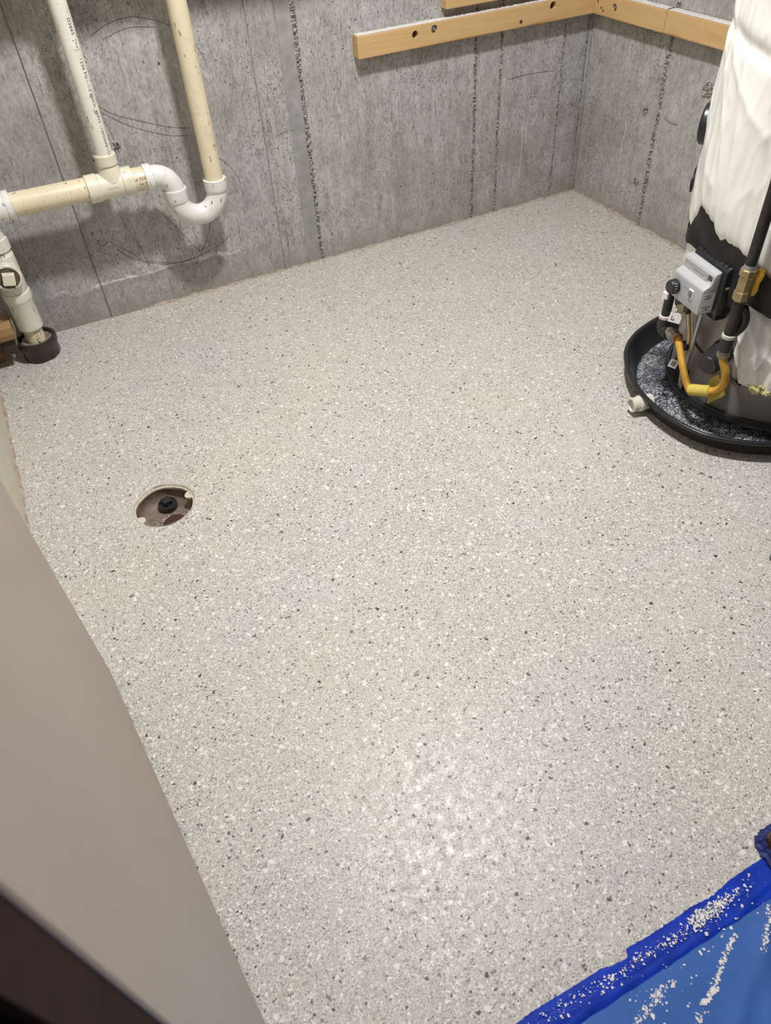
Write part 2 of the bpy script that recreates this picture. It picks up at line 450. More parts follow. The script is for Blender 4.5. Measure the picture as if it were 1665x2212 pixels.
# ------------------------------------------------------------ structure: walls
def wall_box(name, lo, hi, mat):
    bm = bmesh.new(); box(bm, lo, hi); o = finish(name, bm, mat); o['kind'] = 'structure'; return o
wb = wall_box('wall_back', (-2.4, .0032, -.02), (.2, .2, 2.36), 'joint')
wr = wall_box('wall_right', (.0045, -2.3, -.02), (.2, .0045, 2.36), 'joint')
sx = [-2.4, -1.780, -1.187, -1.100, -1.048, -.456, -.358, -.114, .0005]
offs = [.0010, -.0016, .0012, .0014, -.0012, .0012, -.0010, .0006]
gap = [0, .0017, .0017, .0, .0017, .0017, .0017, .0017, 0]
for i in range(8):
    bm = bmesh.new()
    box(bm, (sx[i]+gap[i], offs[i], -.02), (sx[i+1]-gap[i+1], .0135, 2.36), .0018 if i != 3 else .0004, 2)
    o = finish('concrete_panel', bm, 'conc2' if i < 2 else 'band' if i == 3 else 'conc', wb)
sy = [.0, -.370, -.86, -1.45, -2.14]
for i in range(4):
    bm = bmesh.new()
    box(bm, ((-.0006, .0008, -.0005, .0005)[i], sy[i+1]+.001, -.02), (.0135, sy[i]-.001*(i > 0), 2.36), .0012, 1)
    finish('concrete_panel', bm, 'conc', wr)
def rough_seam(parent, p, tang, out, w, amp, seed, wob=.003, z1=1.0, mat='seam'):
    bm = bmesh.new(); nz, nw = int(z1/.004), 5; rows = []
    rs = random.Random(seed)
    for i in range(nz+1):
        z = z1*i/nz; c = wob*noise.noise((z*5, seed, 0)); row = []
        ww = w*(.55 + .75*abs(noise.noise((z*9, seed, 3))) + .25*rs.random())
        for j in range(nw):
            u = (j/(nw-1)-.5)*ww + c
            d = -.001 if j in (0, nw-1) else amp*rs.random()**1.5 - .0006
            row.append(bm.verts.new(Vector(p) + Vector(tang)*u + Vector((0, 0, z)) + Vector(out)*d))
        rows.append(row)
    for a, b in zip(rows, rows[1:]):
        for j in range(nw-1): bm.faces.new((a[j], a[j+1], b[j+1], b[j]))
    return finish('seam', bm, mat, parent)
for x, w_, a_ in ((-1.048, .018, .007), (-.456, .017, .008), (-.358, .012, .007), (-.114, .010, .006)):
    rough_seam(wb, (x, 0, 0), (1, 0, 0), (0, -1, 0), w_, a_, int(-x*100))
rough_seam(wr, (0, -.372, 0), (0, 1, 0), (-1, 0, 0), .022, .008, 55, .010)
rough_seam(wb, (-.02, -.002, 0), (1, 0, 0), (-.6, -.8, 0), .006, .003, 77, .002)
# coarse gravel pockets breaking the wall skin
def pocket(parent, c, u, out, rw, rh, seed):
    bm = bmesh.new(); rs = random.Random(seed); n = 9; rows = []
    for i in range(n):
        row = []
        for j in range(n):
            a, b = i/(n-1)*2-1, j/(n-1)*2-1
            k = max(0, 1-a*a-b*b)
            row.append(bm.verts.new(Vector(c) + Vector(u)*a*rw + Vector((0, 0, b*rh)) + Vector(out)*((rs.random()*.006) if k > .15 else -.0015)))
        rows.append(row)
    for p, q in zip(rows, rows[1:]):
        for j in range(n-1): bm.faces.new((p[j], p[j+1], q[j+1], q[j]))
    return finish('gravel_pocket', bm, 'seam', parent)
pocket(wr, (0, -.55, .47), (0, 1, 0), (-1, 0, 0), .020, .022, 2)
pocket(wr, (0, -.315, .36), (0, 1, 0), (-1, 0, 0), .012, .014, 3)
pocket(wb, (-1.615, 0, .482), (1, 0, 0), (0, -1, 0), .012, .016, 4)
pocket(wr, (0, -.33, .14), (0, 1, 0), (-1, 0, 0), .014, .014, 5)
# drawn and scratched lines on the concrete
def woff(x):
    for i in range(8):
        if x < sx[i+1]: return offs[i]
    return 0
def mark(pts, r=.0007, wall='b', mat='pencil'):
    P = smooth_path([(x, woff(x)-.0002, z) if wall == 'b' else (-.0007, y, z) for x, y, z in pts], 6)
    bm = bmesh.new(); tube(bm, P, r, 5)
    return finish('scratch', bm, mat, wb if wall == 'b' else wr)
mk = lambda *p, **k: mark([(x, 0, z) for x, z in p], **k)
mk((-1.665, .62), (-1.60, .565), (-1.535, .535), (-1.46, .505), (-1.40, .49))
mk((-1.63, .575), (-1.56, .525), (-1.47, .485), (-1.41, .472))
mk((-1.60, .745), (-1.55, .765), (-1.49, .772), (-1.43, .757), (-1.385, .735))
mk((-1.57, .735), (-1.50, .75), (-1.43, .742))
mk((-1.345, .70), (-1.325, .665), (-1.318, .63))
mk((-1.36, .41), (-1.325, .385), (-1.30, .35), (-1.285, .31))
mk((-1.70, .205), (-1.66, .165), (-1.60, .14), (-1.52, .117), (-1.45, .125), (-1.38, .145), (-1.35, .165))
mk((-1.64, .15), (-1.56, .122), (-1.48, .120), (-1.41, .135))
mk((-1.455, .132), (-1.49, .19), (-1.53, .262), (-1.56, .30))
mk((-1.452, .132), (-1.42, .18), (-1.395, .24))
mk((-1.456, .132), (-1.46, .19), (-1.463, .235))
mk((-1.755, .245), (-1.735, .225), (-1.715, .235), (-1.69, .21), (-1.665, .19), (-1.64, .155), r=.0008)
mk((-1.66, .29), (-1.645, .24), (-1.632, .19), (-1.622, .13), r=.0005)
mk((-1.628, .585), (-1.622, .545), (-1.614, .50), r=.001, mat='joint')
mk((-1.148, .42), (-1.11, .428), (-1.085, .424), r=.0012, mat='joint')
mk((-.33, .435), (-.24, .437), (-.145, .432), r=.0008)
mark([(0, -.40, .36), (0, -.43, .352), (0, -.462, .353)], .0012, 'r', 'joint')
# salt drips
for x, z0, z1 in ((-.255, .10, .33), (-.238, .22, .29), (-1.74, .05, .10)):
    P = [(x+.006*noise.noise((z0*9+i, x*7, 0)), 0, z0+(z1-z0)*i/9) for i in range(10)]
    mark(P, .0013, 'b', 'salt')
mark([(0, -.232+.008*noise.noise((i*.9, 3, 0)), .085+.031*i) for i in range(8)], .0018, 'r', 'salt')
# crusty ridge of coating along the wall foot
def foot(parent, p0, p1, out, w, h, seed, n=220):
    bm = bmesh.new(); rows = []; p0, p1, out = Vector(p0), Vector(p1), Vector(out)
    for i in range(n+1):
        t = i/n; q = p0.lerp(p1, t)
        k = .35 + .9*abs(noise.noise((t*14, seed, 0))) + .35*noise.noise((t*60, seed, 5))
        k = max(.12, k)
        row = [q - out*.001 + Vector((0, 0, h*k)), q + out*w*k*.45 + Vector((0, 0, h*k*(.75+.3*noise.noise((t*90, seed, 2))))), q + out*w*k + Vector((0, 0, .0003))]
        rows.append([bm.verts.new(v) for v in row])
    for a, b in zip(rows, rows[1:]):
        for j in range(2): bm.faces.new((a[j], a[j+1], b[j+1], b[j]))
    return finish('coating_ridge', bm, 'ridge', parent, True)
foot(floor, (-1.66, -.001, 0), (-.001, -.001, 0), (0, -1, 0), .012, .009, 1)
foot(floor, (-.001, -.0, 0), (-.001, -1.4, 0), (-1, 0, 0), .012, .009, 2, 160)
foot(floor, (-2.146, -.24, 0), (-2.146, -1.5, 0), (1, 0, 0), .010, .008, 3, 120)

wall_box('wall_left', (-2.36, -2.13, -.02), (-2.147, -.235, 2.36), 'painted')
wf = wall_box('wall_front', (-1.13, -2.245, -.02), (.2, -2.14, 2.36), 'plaster')
bm = bmesh.new(); box(bm, (-2.4, -2.245, 2.05), (-1.13, -2.14, 2.36)); finish('door_header', bm, 'plaster', wf)
wall_box('wall_hall_left', (-2.42, -3.4, -.02), (-2.30, -2.13, 2.36), 'plaster')
wall_box('ceiling', (-2.42, -3.4, 2.36), (.2, .2, 2.45), 'plaster')

# door opening: jamb with painted shade close to the camera, brown jamb to the right
bm = bmesh.new(); box(bm, (-2.06, -2.199, 0), (-1.963, -2.158, 2.05), .002, 1)
j1 = finish('trim_1', bm, 'jamb'); j1['kind'] = 'structure'; j1['label'] = 'brown door jamb close to the camera, lower left, shade in its colour'
bm = bmesh.new(); box(bm, (-2.30, -2.245, 0), (-1.966, -2.200, 2.05), .003, 1); finish('casing', bm, 'shade_case', j1)
bm = bmesh.new(); box(bm, (-1.222, -2.225, 0), (-1.130, -2.132, 2.05), .003, 2)
j2 = finish('trim_2', bm, 'jamb2'); j2['kind'] = 'structure'; j2['label'] = 'brown wooden door jamb with its foot wrapped in blue'

# taupe door standing open along the left wall
d0, d1 = Vector((-1.9606, -2.164, 0)), Vector((-2.0525, -1.347, 0))
ux = (d1-d0).normalized(); uy = Vector((-ux.y, ux.x, 0))      # uy points to the wall side
if uy.x > 0: uy = -uy
Dm = Matrix((( ux.x, uy.x, 0, d0.x), (ux.y, uy.y, 0, d0.y), (0, 0, 1, 0), (0, 0, 0, 1)))
bm = bmesh.new(); box(bm, (0, 0, .006), ((d1-d0).length, .035, 2.03), .006, 4, Dm)
dr = finish('door_1', bm, 'door'); dr['kind'] = 'structure'; dr['label'] = 'plain taupe painted door standing open in the left foreground'
bm = bmesh.new()
for zc in (.25, 1.75):
    rod(bm, Dm @ Vector((.004, .041, zc-.045)), Dm @ Vector((.004, .041, zc+.045)), .006, 12)
finish('hinge', bm, 'steel', dr)

# ------------------------------------------------------------ lumber on the walls
def board(name, lo, hi, mat, label, holes=(), axis=0, dust=True):
    bm = bmesh.new(); box(bm, lo, hi, .003, 2)
    o = finish(name, bm, mat)
    if holes:
        cb = bmesh.new()
        for h, zz, r in holes:
            a = (h, lo[1]-.01, zz) if axis == 0 else (lo[0]-.01, h, zz)
            b = (h, lo[1]+.016, zz) if axis == 0 else (lo[0]+.016, h, zz)
            rod(cb, a, b, r, 18)
        boolean_cut(o, cb)
    tag(o, label, 'lumber')
    return o
TH = .037
def dust_top(parent, lo, hi, seed):
    bm = bmesh.new(); rs = random.Random(seed)
    ax = 0 if hi[0]-lo[0] > hi[1]-lo[1] else 1
    n = int((hi[ax]-lo[ax])/.006); rows = []
    for i in range(n+1):
        row = []
        for j in range(6):
            u, v = i/n, j/5
            q = [lo[0]+(hi[0]-lo[0])*(u if ax == 0 else v), lo[1]+(hi[1]-lo[1])*(v if ax == 0 else u)]
            e = min(v, 1-v)
            row.append(bm.verts.new((q[0], q[1], lo[2] + (.0003 if e < .01 else .0006+.0028*rs.random()**2))))
        rows.append(row)
    for a, b in zip(rows, rows[1:]):
        for j in range(5): bm.faces.new((a[j], a[j+1], b[j+1], b[j]))
    o = finish('flake_dust', bm, 'dust', parent); o['kind'] = 'stuff'; o['label'] = 'pale flake dust settled on the top edge'
def disc_in(parent, name, c, n, r, mat, h=.004):
    bm = bmesh.new(); c = Vector(c); rod(bm, c, c+Vector(n)*h, r, 16); return finish(name, bm, mat, parent)
b1 = board('ledger_board', (-.8765, -TH, .5855), (-.0005, -.0005, .6445), 'pine_x', 'lower wooden board on the back wall with bolt holes, dusty top edge',
           ((-.688, .622, .0105), (-.623, .627, .0105), (-.197, .629, .0115)))
for hx, hz in ((-.688, .622), (-.623, .627), (-.197, .629)):
    disc_in(b1, 'hole_bottom', (hx, -TH+.0157, hz), (0, -1, 0), .0105, 'hole', .0008)
bm = bmesh.new(); rod(bm, (-.623, -TH+.015, .627), (-.623, -TH+.008, .627), .0072, 20); rod(bm, (-.623, -TH+.008, .627), (-.623, -TH+.001, .627), .0048, 6)
finish('bolt', bm, 'steel', b1)
disc_in(b1, 'knot', (-.315, -TH+.001, .602), (0, -1, 0), .0055, 'hole', .0014)
dust_top(b1, (-.874, -TH+.002, .6447), (-.04, -.002, .6447), 4)
b2 = board('ledger_board', (-.581, -TH, .6695), (-.0005, -.0005, .729), 'pine_x', 'upper wooden board on the back wall, cut off by the top of the photo')
b3 = board('ledger_board', (-TH, -.3655, .5855), (-.0005, -TH-.0005, .6445), 'pine_y', 'short wooden board on the right wall, in the corner, with one bolt',
           ((-.138, .617, .0105),), 1)
disc_in(b3, 'hole_bottom', (-TH+.0157, -.138, .617), (-1, 0, 0), .0105, 'hole', .0008)
bm = bmesh.new(); rod(bm, (-TH+.015, -.138, .617), (-TH+.008, -.138, .617), .0072, 20); rod(bm, (-TH+.008, -.138, .617), (-TH+.001, -.138, .617), .0048, 6)
finish('bolt', bm, 'steel', b3)
for yy, zz in ((-.075, .607), (-.085, .600), (-.055, .622)):
    disc_in(b3, 'knot', (-TH+.001, yy, zz), (-1, 0, 0), .0035, 'hole', .0013)
dust_top(b3, (-TH+.002, -.364, .6447), (-.002, -.04, .6447), 5)
b4 = board('ledger_board', (-TH+.0006, -1.30, .5850), (-.0005, -.3675, .6445), 'pine_y', 'long wooden board on the right wall running behind the wrapped tank', (), 1)
dust_top(b4, (-TH+.002, -1.29, .6447), (-.002, -.37, .6447), 6)

# unseen board added above the view: shades the top left of the back wall
bm = bmesh.new(); box(bm, (-2.14, -.20, 1.02), (-.80, -.0005, 1.05), .002, 1)
tag(finish('shade_board', bm, 'pine_x'), 'plain wooden board added out of view above the pipes to shade the back wall', 'shade board')

# left corner: old sill board and a block beside the stack
bm = bmesh.new(); box(bm, (-2.30, -.165, .098), (-2.054, -.075, .137), .003, 2)
so = tag(finish('sill_board', bm, 'pine_old'), 'old wooden board end at the left edge, just above the floor by the pipe hub', 'lumber')
bm = bmesh.new(); box(bm, (-2.30, -.165, -.0), (-2.20, -.075, .098), .003, 1)
finish('support_block', bm, 'pine_old', so)
bm = bmesh.new(); box(bm, (-2.26, -.086, 0), (-2.113, -.020, .028), .003, 2)
tag(finish('wood_block', bm, 'pine_old'), 'small grey block on the floor at the left edge below the old board', 'block')

# ------------------------------------------------------------ drain pipework
PY = -.105
pw = thing('drain_pipe', 'cream and white plastic drain pipework with a trap on the back wall', 'pipe', (-2.008, PY, 0))
S = (-2.008, PY)
def vlathe(name, prof, mat, xy=S, n=40, label=None, parent=pw):
    bm = bmesh.new(); lathe(bm, [(r, z-prof[0][1]) for r, z in prof], (xy[0], xy[1], prof[0][1]), (xy[0], xy[1], prof[0][1]+1), n)
    return part(name, bm, mat, parent, True, 35, label)
vlathe('stack_pipe', [(.0268, .012), (.0268, .105)], 'cream')
vlathe('coupling', [(.027, .094), (.0345, .0945), (.0350, .097), (.0350, .178), (.0375, .182), (.0385, .186), (.0385, .206), (.037, .208), (.030, .208)], 'eggs', label='long off-white coupling')
vlathe('cleanout_tee', [(.030, .206), (.0335, .2065), (.036, .212), (.036, .312), (.033, .316), (.0325, .326), (.0375, .328), (.0375, .358), (.034, .360), (.033, .376), (.035, .379), (.035, .392), (.030, .392)], 'offw')
bm = bmesh.new()
lathe(bm, [(.0335, 0), (.0335, .012), (.0365, .014), (.0365, .040), (.0345, .042), (.0295, .042), (.0290, .026), (.0, .026)], (S[0], PY-.012, .268), (S[0], PY-1, .268), 36)
part('cleanout_branch', bm, 'offw', pw, True, 35)
bm = bmesh.new(); lathe(bm, [(.0285, 0), (.0285, .014), (.026, .017), (.0, .017)], (S[0], PY-.036, .268), (S[0], PY-1, .268), 30)
cp = part('cleanout_plug', bm, 'plugd', pw, True, 35, 'grimy round plug')
Rm = Matrix.Translation((S[0]+.001, PY-.053, .268)) @ Matrix.Rotation(.22, 4, 'Y')
bm = bmesh.new(); box(bm, (-.0155, -.016, -.0155), (.0155, .002, .0155), .002, 2, Rm)
part('square_head', bm, 'cream2', cp, label='cream square head')
# elbow from the stack to the horizontal run
bm = bmesh.new()
tube(bm, [(S[0], PY, .385), (S[0], PY, .400)] + arc((S[0]+.03, PY, .400), (-1, 0, 0), (0, 0, 1), .03, 0, PI/2, 10)[1:] + [(-1.955, PY, .430)], .0335, 28)
lathe(bm, [(.033, 0), (.0375, .001), (.0375, .024), (.0355, .026), (.0355, .028), (.0375, .030), (.0375, .044), (.031, .045)], (-1.972, PY, .430), (-1, PY, .430), 36)
part('elbow', bm, 'white', pw, True, 35)
HZ = lambda x: .430 + (x+1.934)*(-.006/.32)
bm = bmesh.new(); rod(bm, (-1.935, PY, HZ(-1.935)), (-1.715, PY, HZ(-1.715)), .0300, 36); part('horizontal_pipe', bm, 'cream', pw, True, 40)
# tee
bm = bmesh.new(); zt = .4245
lathe(bm, [(.030, 0), (.0362, .0006), (.0362, .030), (.0335, .033), (.0335, .093), (.0362, .096), (.0362, .124), (.030, .125)], (-1.733, PY, zt), (0, PY, zt), 40)
lathe(bm, [(.0325, 0), (.0300, .022), (.0255, .034), (.0250, .040), (.0282, .042), (.0282, .066), (.0268, .0675), (.0215, .0675)], (-1.662, PY, zt+.012), (-1.662, PY, 2), 36)
te = part('tee', bm, 'cream2', pw, True, 35)
bm = bmesh.new(); box(bm, (-.015, -.0009, -.004), (.015, .003, .004), .0012, 2, Matrix.Translation((-1.668, PY-.0335, zt+.004))); part('embossed_pad', bm, 'cream2', te)
bm = bmesh.new(); rod(bm, (-1.662, PY, .478), (-1.662, PY, 1.018), .0216, 32); p1 = part('riser_pipe', bm, 'pipew', pw, True, 40)
bm = bmesh.new(); rod(bm, (-1.612, PY, zt-.001), (-1.572, PY, zt-.002), .0300, 32); nip = part('nipple', bm, 'cream', pw, True, 40)
# trap
bm = bmesh.new(); ze = .4215; Rb = .050
lathe(bm, [(.030, 0), (.0355, .0006), (.0355, .020), (.0325, .022), (.0300, .0225)], (-1.577, PY, ze), (0, PY, ze), 36)
cx = -1.556
tube(bm, [(cx-.004, PY, ze)] + arc((cx+.002, PY, ze-Rb), (0, 0, 1), (1, 0, 0), Rb, 0, PI/2, 14) + [(cx+.002+Rb, PY, .366)], .0290, 30)
part('street_elbow', bm, 'white', pw, True, 40)
bm = bmesh.new(); xl, xr = cx+.002+Rb, -1.386; xm, Ru = (xl+xr)/2, (xr-xl)/2
lathe(bm, [(.0285, 0), (.0335, .0006), (.0335, .024), (.0315, .034), (.0285, .036)], (xl, PY, .378), (xl, PY, 0), 36)
tube(bm, [(xl, PY, .362)] + arc((xm, PY, .350), (-1, 0, 0), (0, 0, -1), Ru, 0, PI, 26) + [(xr, PY, .362)], .0288, 30)
lathe(bm, [(.0255, 0), (.0325, .0006), (.0325, .026), (.0305, .034), (.0285, .036)], (xr, PY, .380), (xr, PY, 0), 36)
part('trap_bend', bm, 'white', pw, True, 40)
bm = bmesh.new(); rod(bm, (xr, PY, .368), (xr, PY, 1.018), .0255, 32); part('inlet_pipe', bm, 'cream', pw, True, 40)

# printing on the pipes
def wrap_text(txt, size, name, parent, axis_pt, ang, r, z_top=None, x_at=None, flip=False):
    cu = bpy.data.curves.new('t', 'FONT'); cu.body = txt; cu.size = size; cu.extrude = 0; cu.space_character = 1.15
    to = bpy.data.objects.new('t', cu); COL.objects.link(to)
    dg = bpy.context.evaluated_depsgraph_get()
    me = bpy.data.meshes.new_from_object(to.evaluated_get(dg))
    bpy.data.objects.remove(to); bpy.data.curves.remove(cu)
    for v in me.vertices:
        u, t = v.co.x, v.co.y
        if z_top is not None:            # runs down a vertical pipe
            th = ang + t/r
            v.co = (axis_pt[0]+math.cos(th)*(r+.0004), axis_pt[1]+math.sin(th)*(r+.0004), z_top-u)
        else:                            # runs along a horizontal pipe
            th = ang + t/r
            if flip: u, th = -u, ang - t/r
            v.co = (x_at+u, axis_pt[1]-math.cos(th)*(r+.0004), axis_pt[2]+math.sin(th)*(r+.0004))
    me.materials.append(M['ink']); me.name = name
    o = bpy.data.objects.new(name, me); COL.objects.link(o); o.parent = parent
    o.matrix_parent_inverse = Matrix()
    return o
AX = (-1.662, PY)
A0 = math.radians(-90+22)
for txt, zt_, sz in (('D2665', .812, .0115), ('[==]', .768, .0115), ('1330 PSI', .729, .0115), ('1-1/2"', .681, .0105), ('@', .651, .0105), ('SCH. 40', .640, .0098), ('PVC 1120', .600, .0098), ('D2665', .5525, .0088), ('[==]', .527, .0088), ('D26', .507, .0095)):
    wrap_text(txt, sz, 'printing', p1, AX, A0, .0216, z_top=zt_)
o = wrap_text('020 PVC', .0105, 'printing', nip, (0, PY, zt-.0015), .42, .0300, x_at=-1.5775, flip=True)
o = wrap_text('2 IN', .0095, 'printing', nip, (0, PY, zt-.0015), -.05, .0300, x_at=-1.578, flip=True)
wrap_text('U V C 4 0', .010, 'printing', bpy.data.objects['stack_pipe'], S, math.radians(-90+8), .0268, z_top=.088)

# hub in the floor
hub = thing('pipe_hub', 'dark tarred hub at floor level around the foot of the drain stack', 'hub', (-2.008, PY-.004, 0))
HX = (-2.008, PY-.004)
def hr(r, t, th):
    k = noise.noise((math.cos(th)*2.2, math.sin(th)*2.2, t*25)); q = noise.noise((math.cos(th)*6, math.sin(th)*6, t*70))
    return r*(1+.035*math.sin(2*th+.5)+(.05*k+.03*q)*(r > .048))
bm = bmesh.new(); lathe(bm, [(.049, 0), (.051, .008), (.050, .026), (.053, .038), (.0565, .044), (.0565, .058), (.0545, .062), (.0475, .062), (.046, .052), (.045, .014), (.0, .012)], (*HX, -.001), (*HX, 1), 48, rfun=hr)
part('hub_body', bm, 'hub', hub, True, 40)
bm = bmesh.new(); lathe(bm, [(.0470, 0), (.0440, .004), (.0400, .006), (.034, .004), (.0285, .003), (.0285, -.02)], (*HX, .050), (*HX, 2), 48)
part('seal_ring', bm, 'galv', hub, True, 40)
bm = bmesh.new()
tube(bm, [(HX[0]-.055, HX[1]-.022, .058), (HX[0]-.052, HX[1]-.020, .075), (HX[0]-.043, HX[1]-.010, .105), (HX[0]-.042, HX[1]-.004, .14)], .0028, 8)
part('bracket_strap', bm, 'galv', hub, True)

# ------------------------------------------------------------ floor drain
fd = thing('floor_drain', 'open round floor drain with rusty bowl and black plug', 'drain', (DR.x, DR.y, 0))
bm = bmesh.new()
lathe(bm, [(.0735, .0006), (.0712, -.0005), (.0700, -.003), (.0690, -.006), (.0665, -.0065), (.0655, -.010), (.067, -.014)], (DR.x, DR.y, 0), (DR.x, DR.y, 1), 72, rfun=lambda r, t, th: r*(1+.012*math.sin(5*th)+.012*noise.noise((math.cos(th)*4, math.sin(th)*4, 0))))
ring = part('drain_ring', bm, 'dring', fd, True, 50)
for a in (math.radians(197), math.radians(10)):
    u = Vector((math.cos(a), math.sin(a), 0)); v = Vector((-u.y, u.x, 0))
    bm = bmesh.new(); pts = []
    for s_, t_ in ((.066, -.013), (.058, -.010), (.0535, -.005), (.052, 0), (.0535, .005), (.058, .010), (.066, .013)):
        pts.append(Vector((DR.x, DR.y, -.0075)) + u*s_ + v*t_)
    top = [bm.verts.new(p) for p in pts]; bot = [bm.verts.new(p+Vector((0, 0, -.006))) for p in pts]
    bm.faces.new(top); bm.faces.new(bot[::-1])
    for i in range(len(pts)):
        j = (i+1) % len(pts); bm.faces.new((top[i], bot[i], bot[j], top[j]))
    part('ear', bm, 'dring', ring)
bm = bmesh.new()
lathe(bm, [(.0670, -.011), (.0665, -.026), (.063, -.036), (.052, -.043), (.020, -.045), (.0001, -.045)], (DR.x, DR.y, 0), (DR.x, DR.y, 1), 48)
bowl = part('bowl', bm, 'bowl', fd, True)
bm = bmesh.new(); lathe(bm, [(.026, .0), (.027, .003), (.024, .0045), (.0, .003)], (DR.x+.010, DR.y-.026, -.0447), (DR.x+.010, DR.y-.026, 1), 24)
part('outlet', bm, 'dark_hole', bowl, True)
bm = bmesh.new(); PC = (DR.x+.009, DR.y+.036)
lathe(bm, [(.0225, -.045), (.0225, -.032), (.0205, -.0295), (.0185, -.0295), (.0175, -.032), (.0, -.032)], (*PC, 0), (*PC, 1), 32)
pl = part('plug', bm, 'blackp', fd, True, 35, 'round black plastic plug')
bm = bmesh.new(); box(bm, (-.0105, -.0105, -.033), (.0105, .0105, -.019), .0015, 2, Matrix.Translation((*PC, 0)) @ Matrix.Rotation(.25, 4, 'Z'))
part('square_head', bm, 'blackp', pl)

def chips(name, spots, mat, parent, label, zf, smin, smax, seed, thick=.0007):
    rs = random.Random(seed); bm = bmesh.new()
    for x, y in spots:
        s = smin + (smax-smin)*rs.random()**2.2; n = rs.choice((3, 4, 4, 5, 6)); a0 = rs.random()*6.28
        z = zf(x, y); tx, ty = rs.uniform(-.12, .12), rs.uniform(-.12, .12)
        top = []; bot = []
        for i in range(n):
            a = a0+2*PI*i/n+rs.uniform(-.3, .3); r = s*.5*rs.uniform(.5, 1.25)
            dx, dy = math.cos(a)*r, math.sin(a)*r
            h = abs(dx*tx+dy*ty)*.6
            top.append(bm.verts.new((x+dx, y+dy, z+thick+h))); bot.append(bm.verts.new((x+dx, y+dy, z)))
        bm.faces.new(top); bm.faces.new(bot[::-1])
        for i in range(n): j = (i+1) % n; bm.faces.new((top[i], bot[i], bot[j], top[j]))
    o = finish(name, bm, mat, None)
    if parent: put(o, parent)
    o['kind'] = 'stuff'; o['label'] = label
    return o
rs = random.Random(3)
spots = [(DR.x+.002+rs.gauss(0, .018), DR.y-.012+rs.gauss(0, .010)) for _ in range(170)]
spots = [(x, y) for x, y in spots if (Vector((x, y, 0))-DR).length < .058 and (x-DR.x-.010)**2+(y-DR.y+.026)**2 > .024**2 and (x-PC[0])**2+(y-PC[1])**2 > .025**2]
chips('loose_flakes', spots, 'flake2', fd, 'pale flakes spilled into the bowl', lambda x, y: -.0447, .002, .005, 4, .003)

# ------------------------------------------------------------ drain pan
PCX, PCY = -.400, -1.262
RT = [(0, .292), (70, .300), (91, .313), (104, .307), (119, .306), (131, .304), (143, .298), (160, .296), (173, .297), (186, .300), (198, .305), (207, .308), (217, .302), (235, .292), (300, .290), (360, .292)]
def rim_r(th):
    d = math.degrees(th) % 360
    for (a, ra), (b, rb_) in zip(RT, RT[1:]):
        if a <= d <= b: return ra+(rb_-ra)*(d-a)/(b-a)
pan = thing('drain_pan', 'round black plastic drain pan under the water heater', 'pan', (PCX, PCY, 0))
def pr(r, t, th):
    k = rim_r(th)
    f = min(1, max(0, t/.05))
    return r + (k-.300)*(.25+.75*f)
bm = bmesh.new()
lathe(bm, [(.0, .001), (.268, .001), (.272, .003), (.2765, .010), (.295, .046), (.3005, .047), (.3035, .050), (.3030, .056), (.2985, .0585), (.2930, .056), (.2900, .048), (.2690, .010), (.262, .0065)], (PCX, PCY, 0), (PCX, PCY, 1), 96, rfun=pr)
part('pan_wall', bm, 'blackp', pan, True, 60)
bm = bmesh.new(); lathe(bm, [(.2635, .0068), (.20, .0064), (.0001, .0064)], (PCX, PCY, 0), (PCX, PCY, 1), 64, rfun=lambda r, t, th: r+(rim_r(th)-.3)*.25*(r > .21))
part('pan_bottom', bm, 'panb', pan, label='pan bottom crusted with white dust')
bm = bmesh.new()
fdir = Vector((-.985, .172, 0)); fo = Vector((PCX, PCY, .0285)) + fdir*.268
lathe(bm, [(.0185, 0), (.0185, .020), (.0205, .021), (.0205, .034), (.0185, .0355), (.0180, .0355), (.0180, .054), (.0172, .055), (.0145, .055), (.0140, .046), (.0, .046)], fo, fo+fdir, 32)
part('outlet_fitting', bm, 'offw', pan, True, 35, 'white threaded outlet fitting')
rs = random.Random(11); spots = []
while len(spots) < 3000:
    a = math.radians(rs.uniform(95, 290)); r = rs.uniform(.225, .262)if rs.random() < .5 else rs.uniform(.12, .262)
    x, y = PCX+math.cos(a)*r, PCY+math.sin(a)*r
    if (x+.358)**2+(y+1.272)**2 > .206**2 and noise.noise((x*14, y*14, 2))+.5*noise.noise((x*50, y*50, 2)) > -.1: spots.append((x, y))
chips('pan_flakes', spots, 'flake', pan, 'white flakes scattered on the pan bottom', lambda x, y: .0068, .0007, .0026, 12, .0008)

# ------------------------------------------------------------ water heater
TX, TY = -.358, -1.272
wh = thing('water_heater', 'tall tank water heater wrapped in a white vinyl blanket', 'water heater', (TX, TY, .0068))
def pol(th, r, z): return Vector((TX+math.cos(math.radians(th))*r, TY+math.sin(math.radians(th))*r, z))
bm = bmesh.new(); lathe(bm, [(.0, .0072), (.200, .0072), (.200, .0275), (.222, .0285), (.222, 1.34), (.21, 1.36), (.0, 1.37)], (TX, TY, 0), (TX, TY, 1), 72)
part('tank', bm, 'tank', wh, True, 40, 'bare grey metal tank')
bm = bmesh.new(); lathe(bm, [(.221, .0290), (.2320, .0290), (.2345, .031), (.2350, .034), (.2350, .046), (.2325, .050), (.2265, .050), (.224, .046)], (TX, TY, 0), (TX, TY, 1), 96)
part('base_ring', bm, 'rubber', wh, True, 40, 'black base ring')

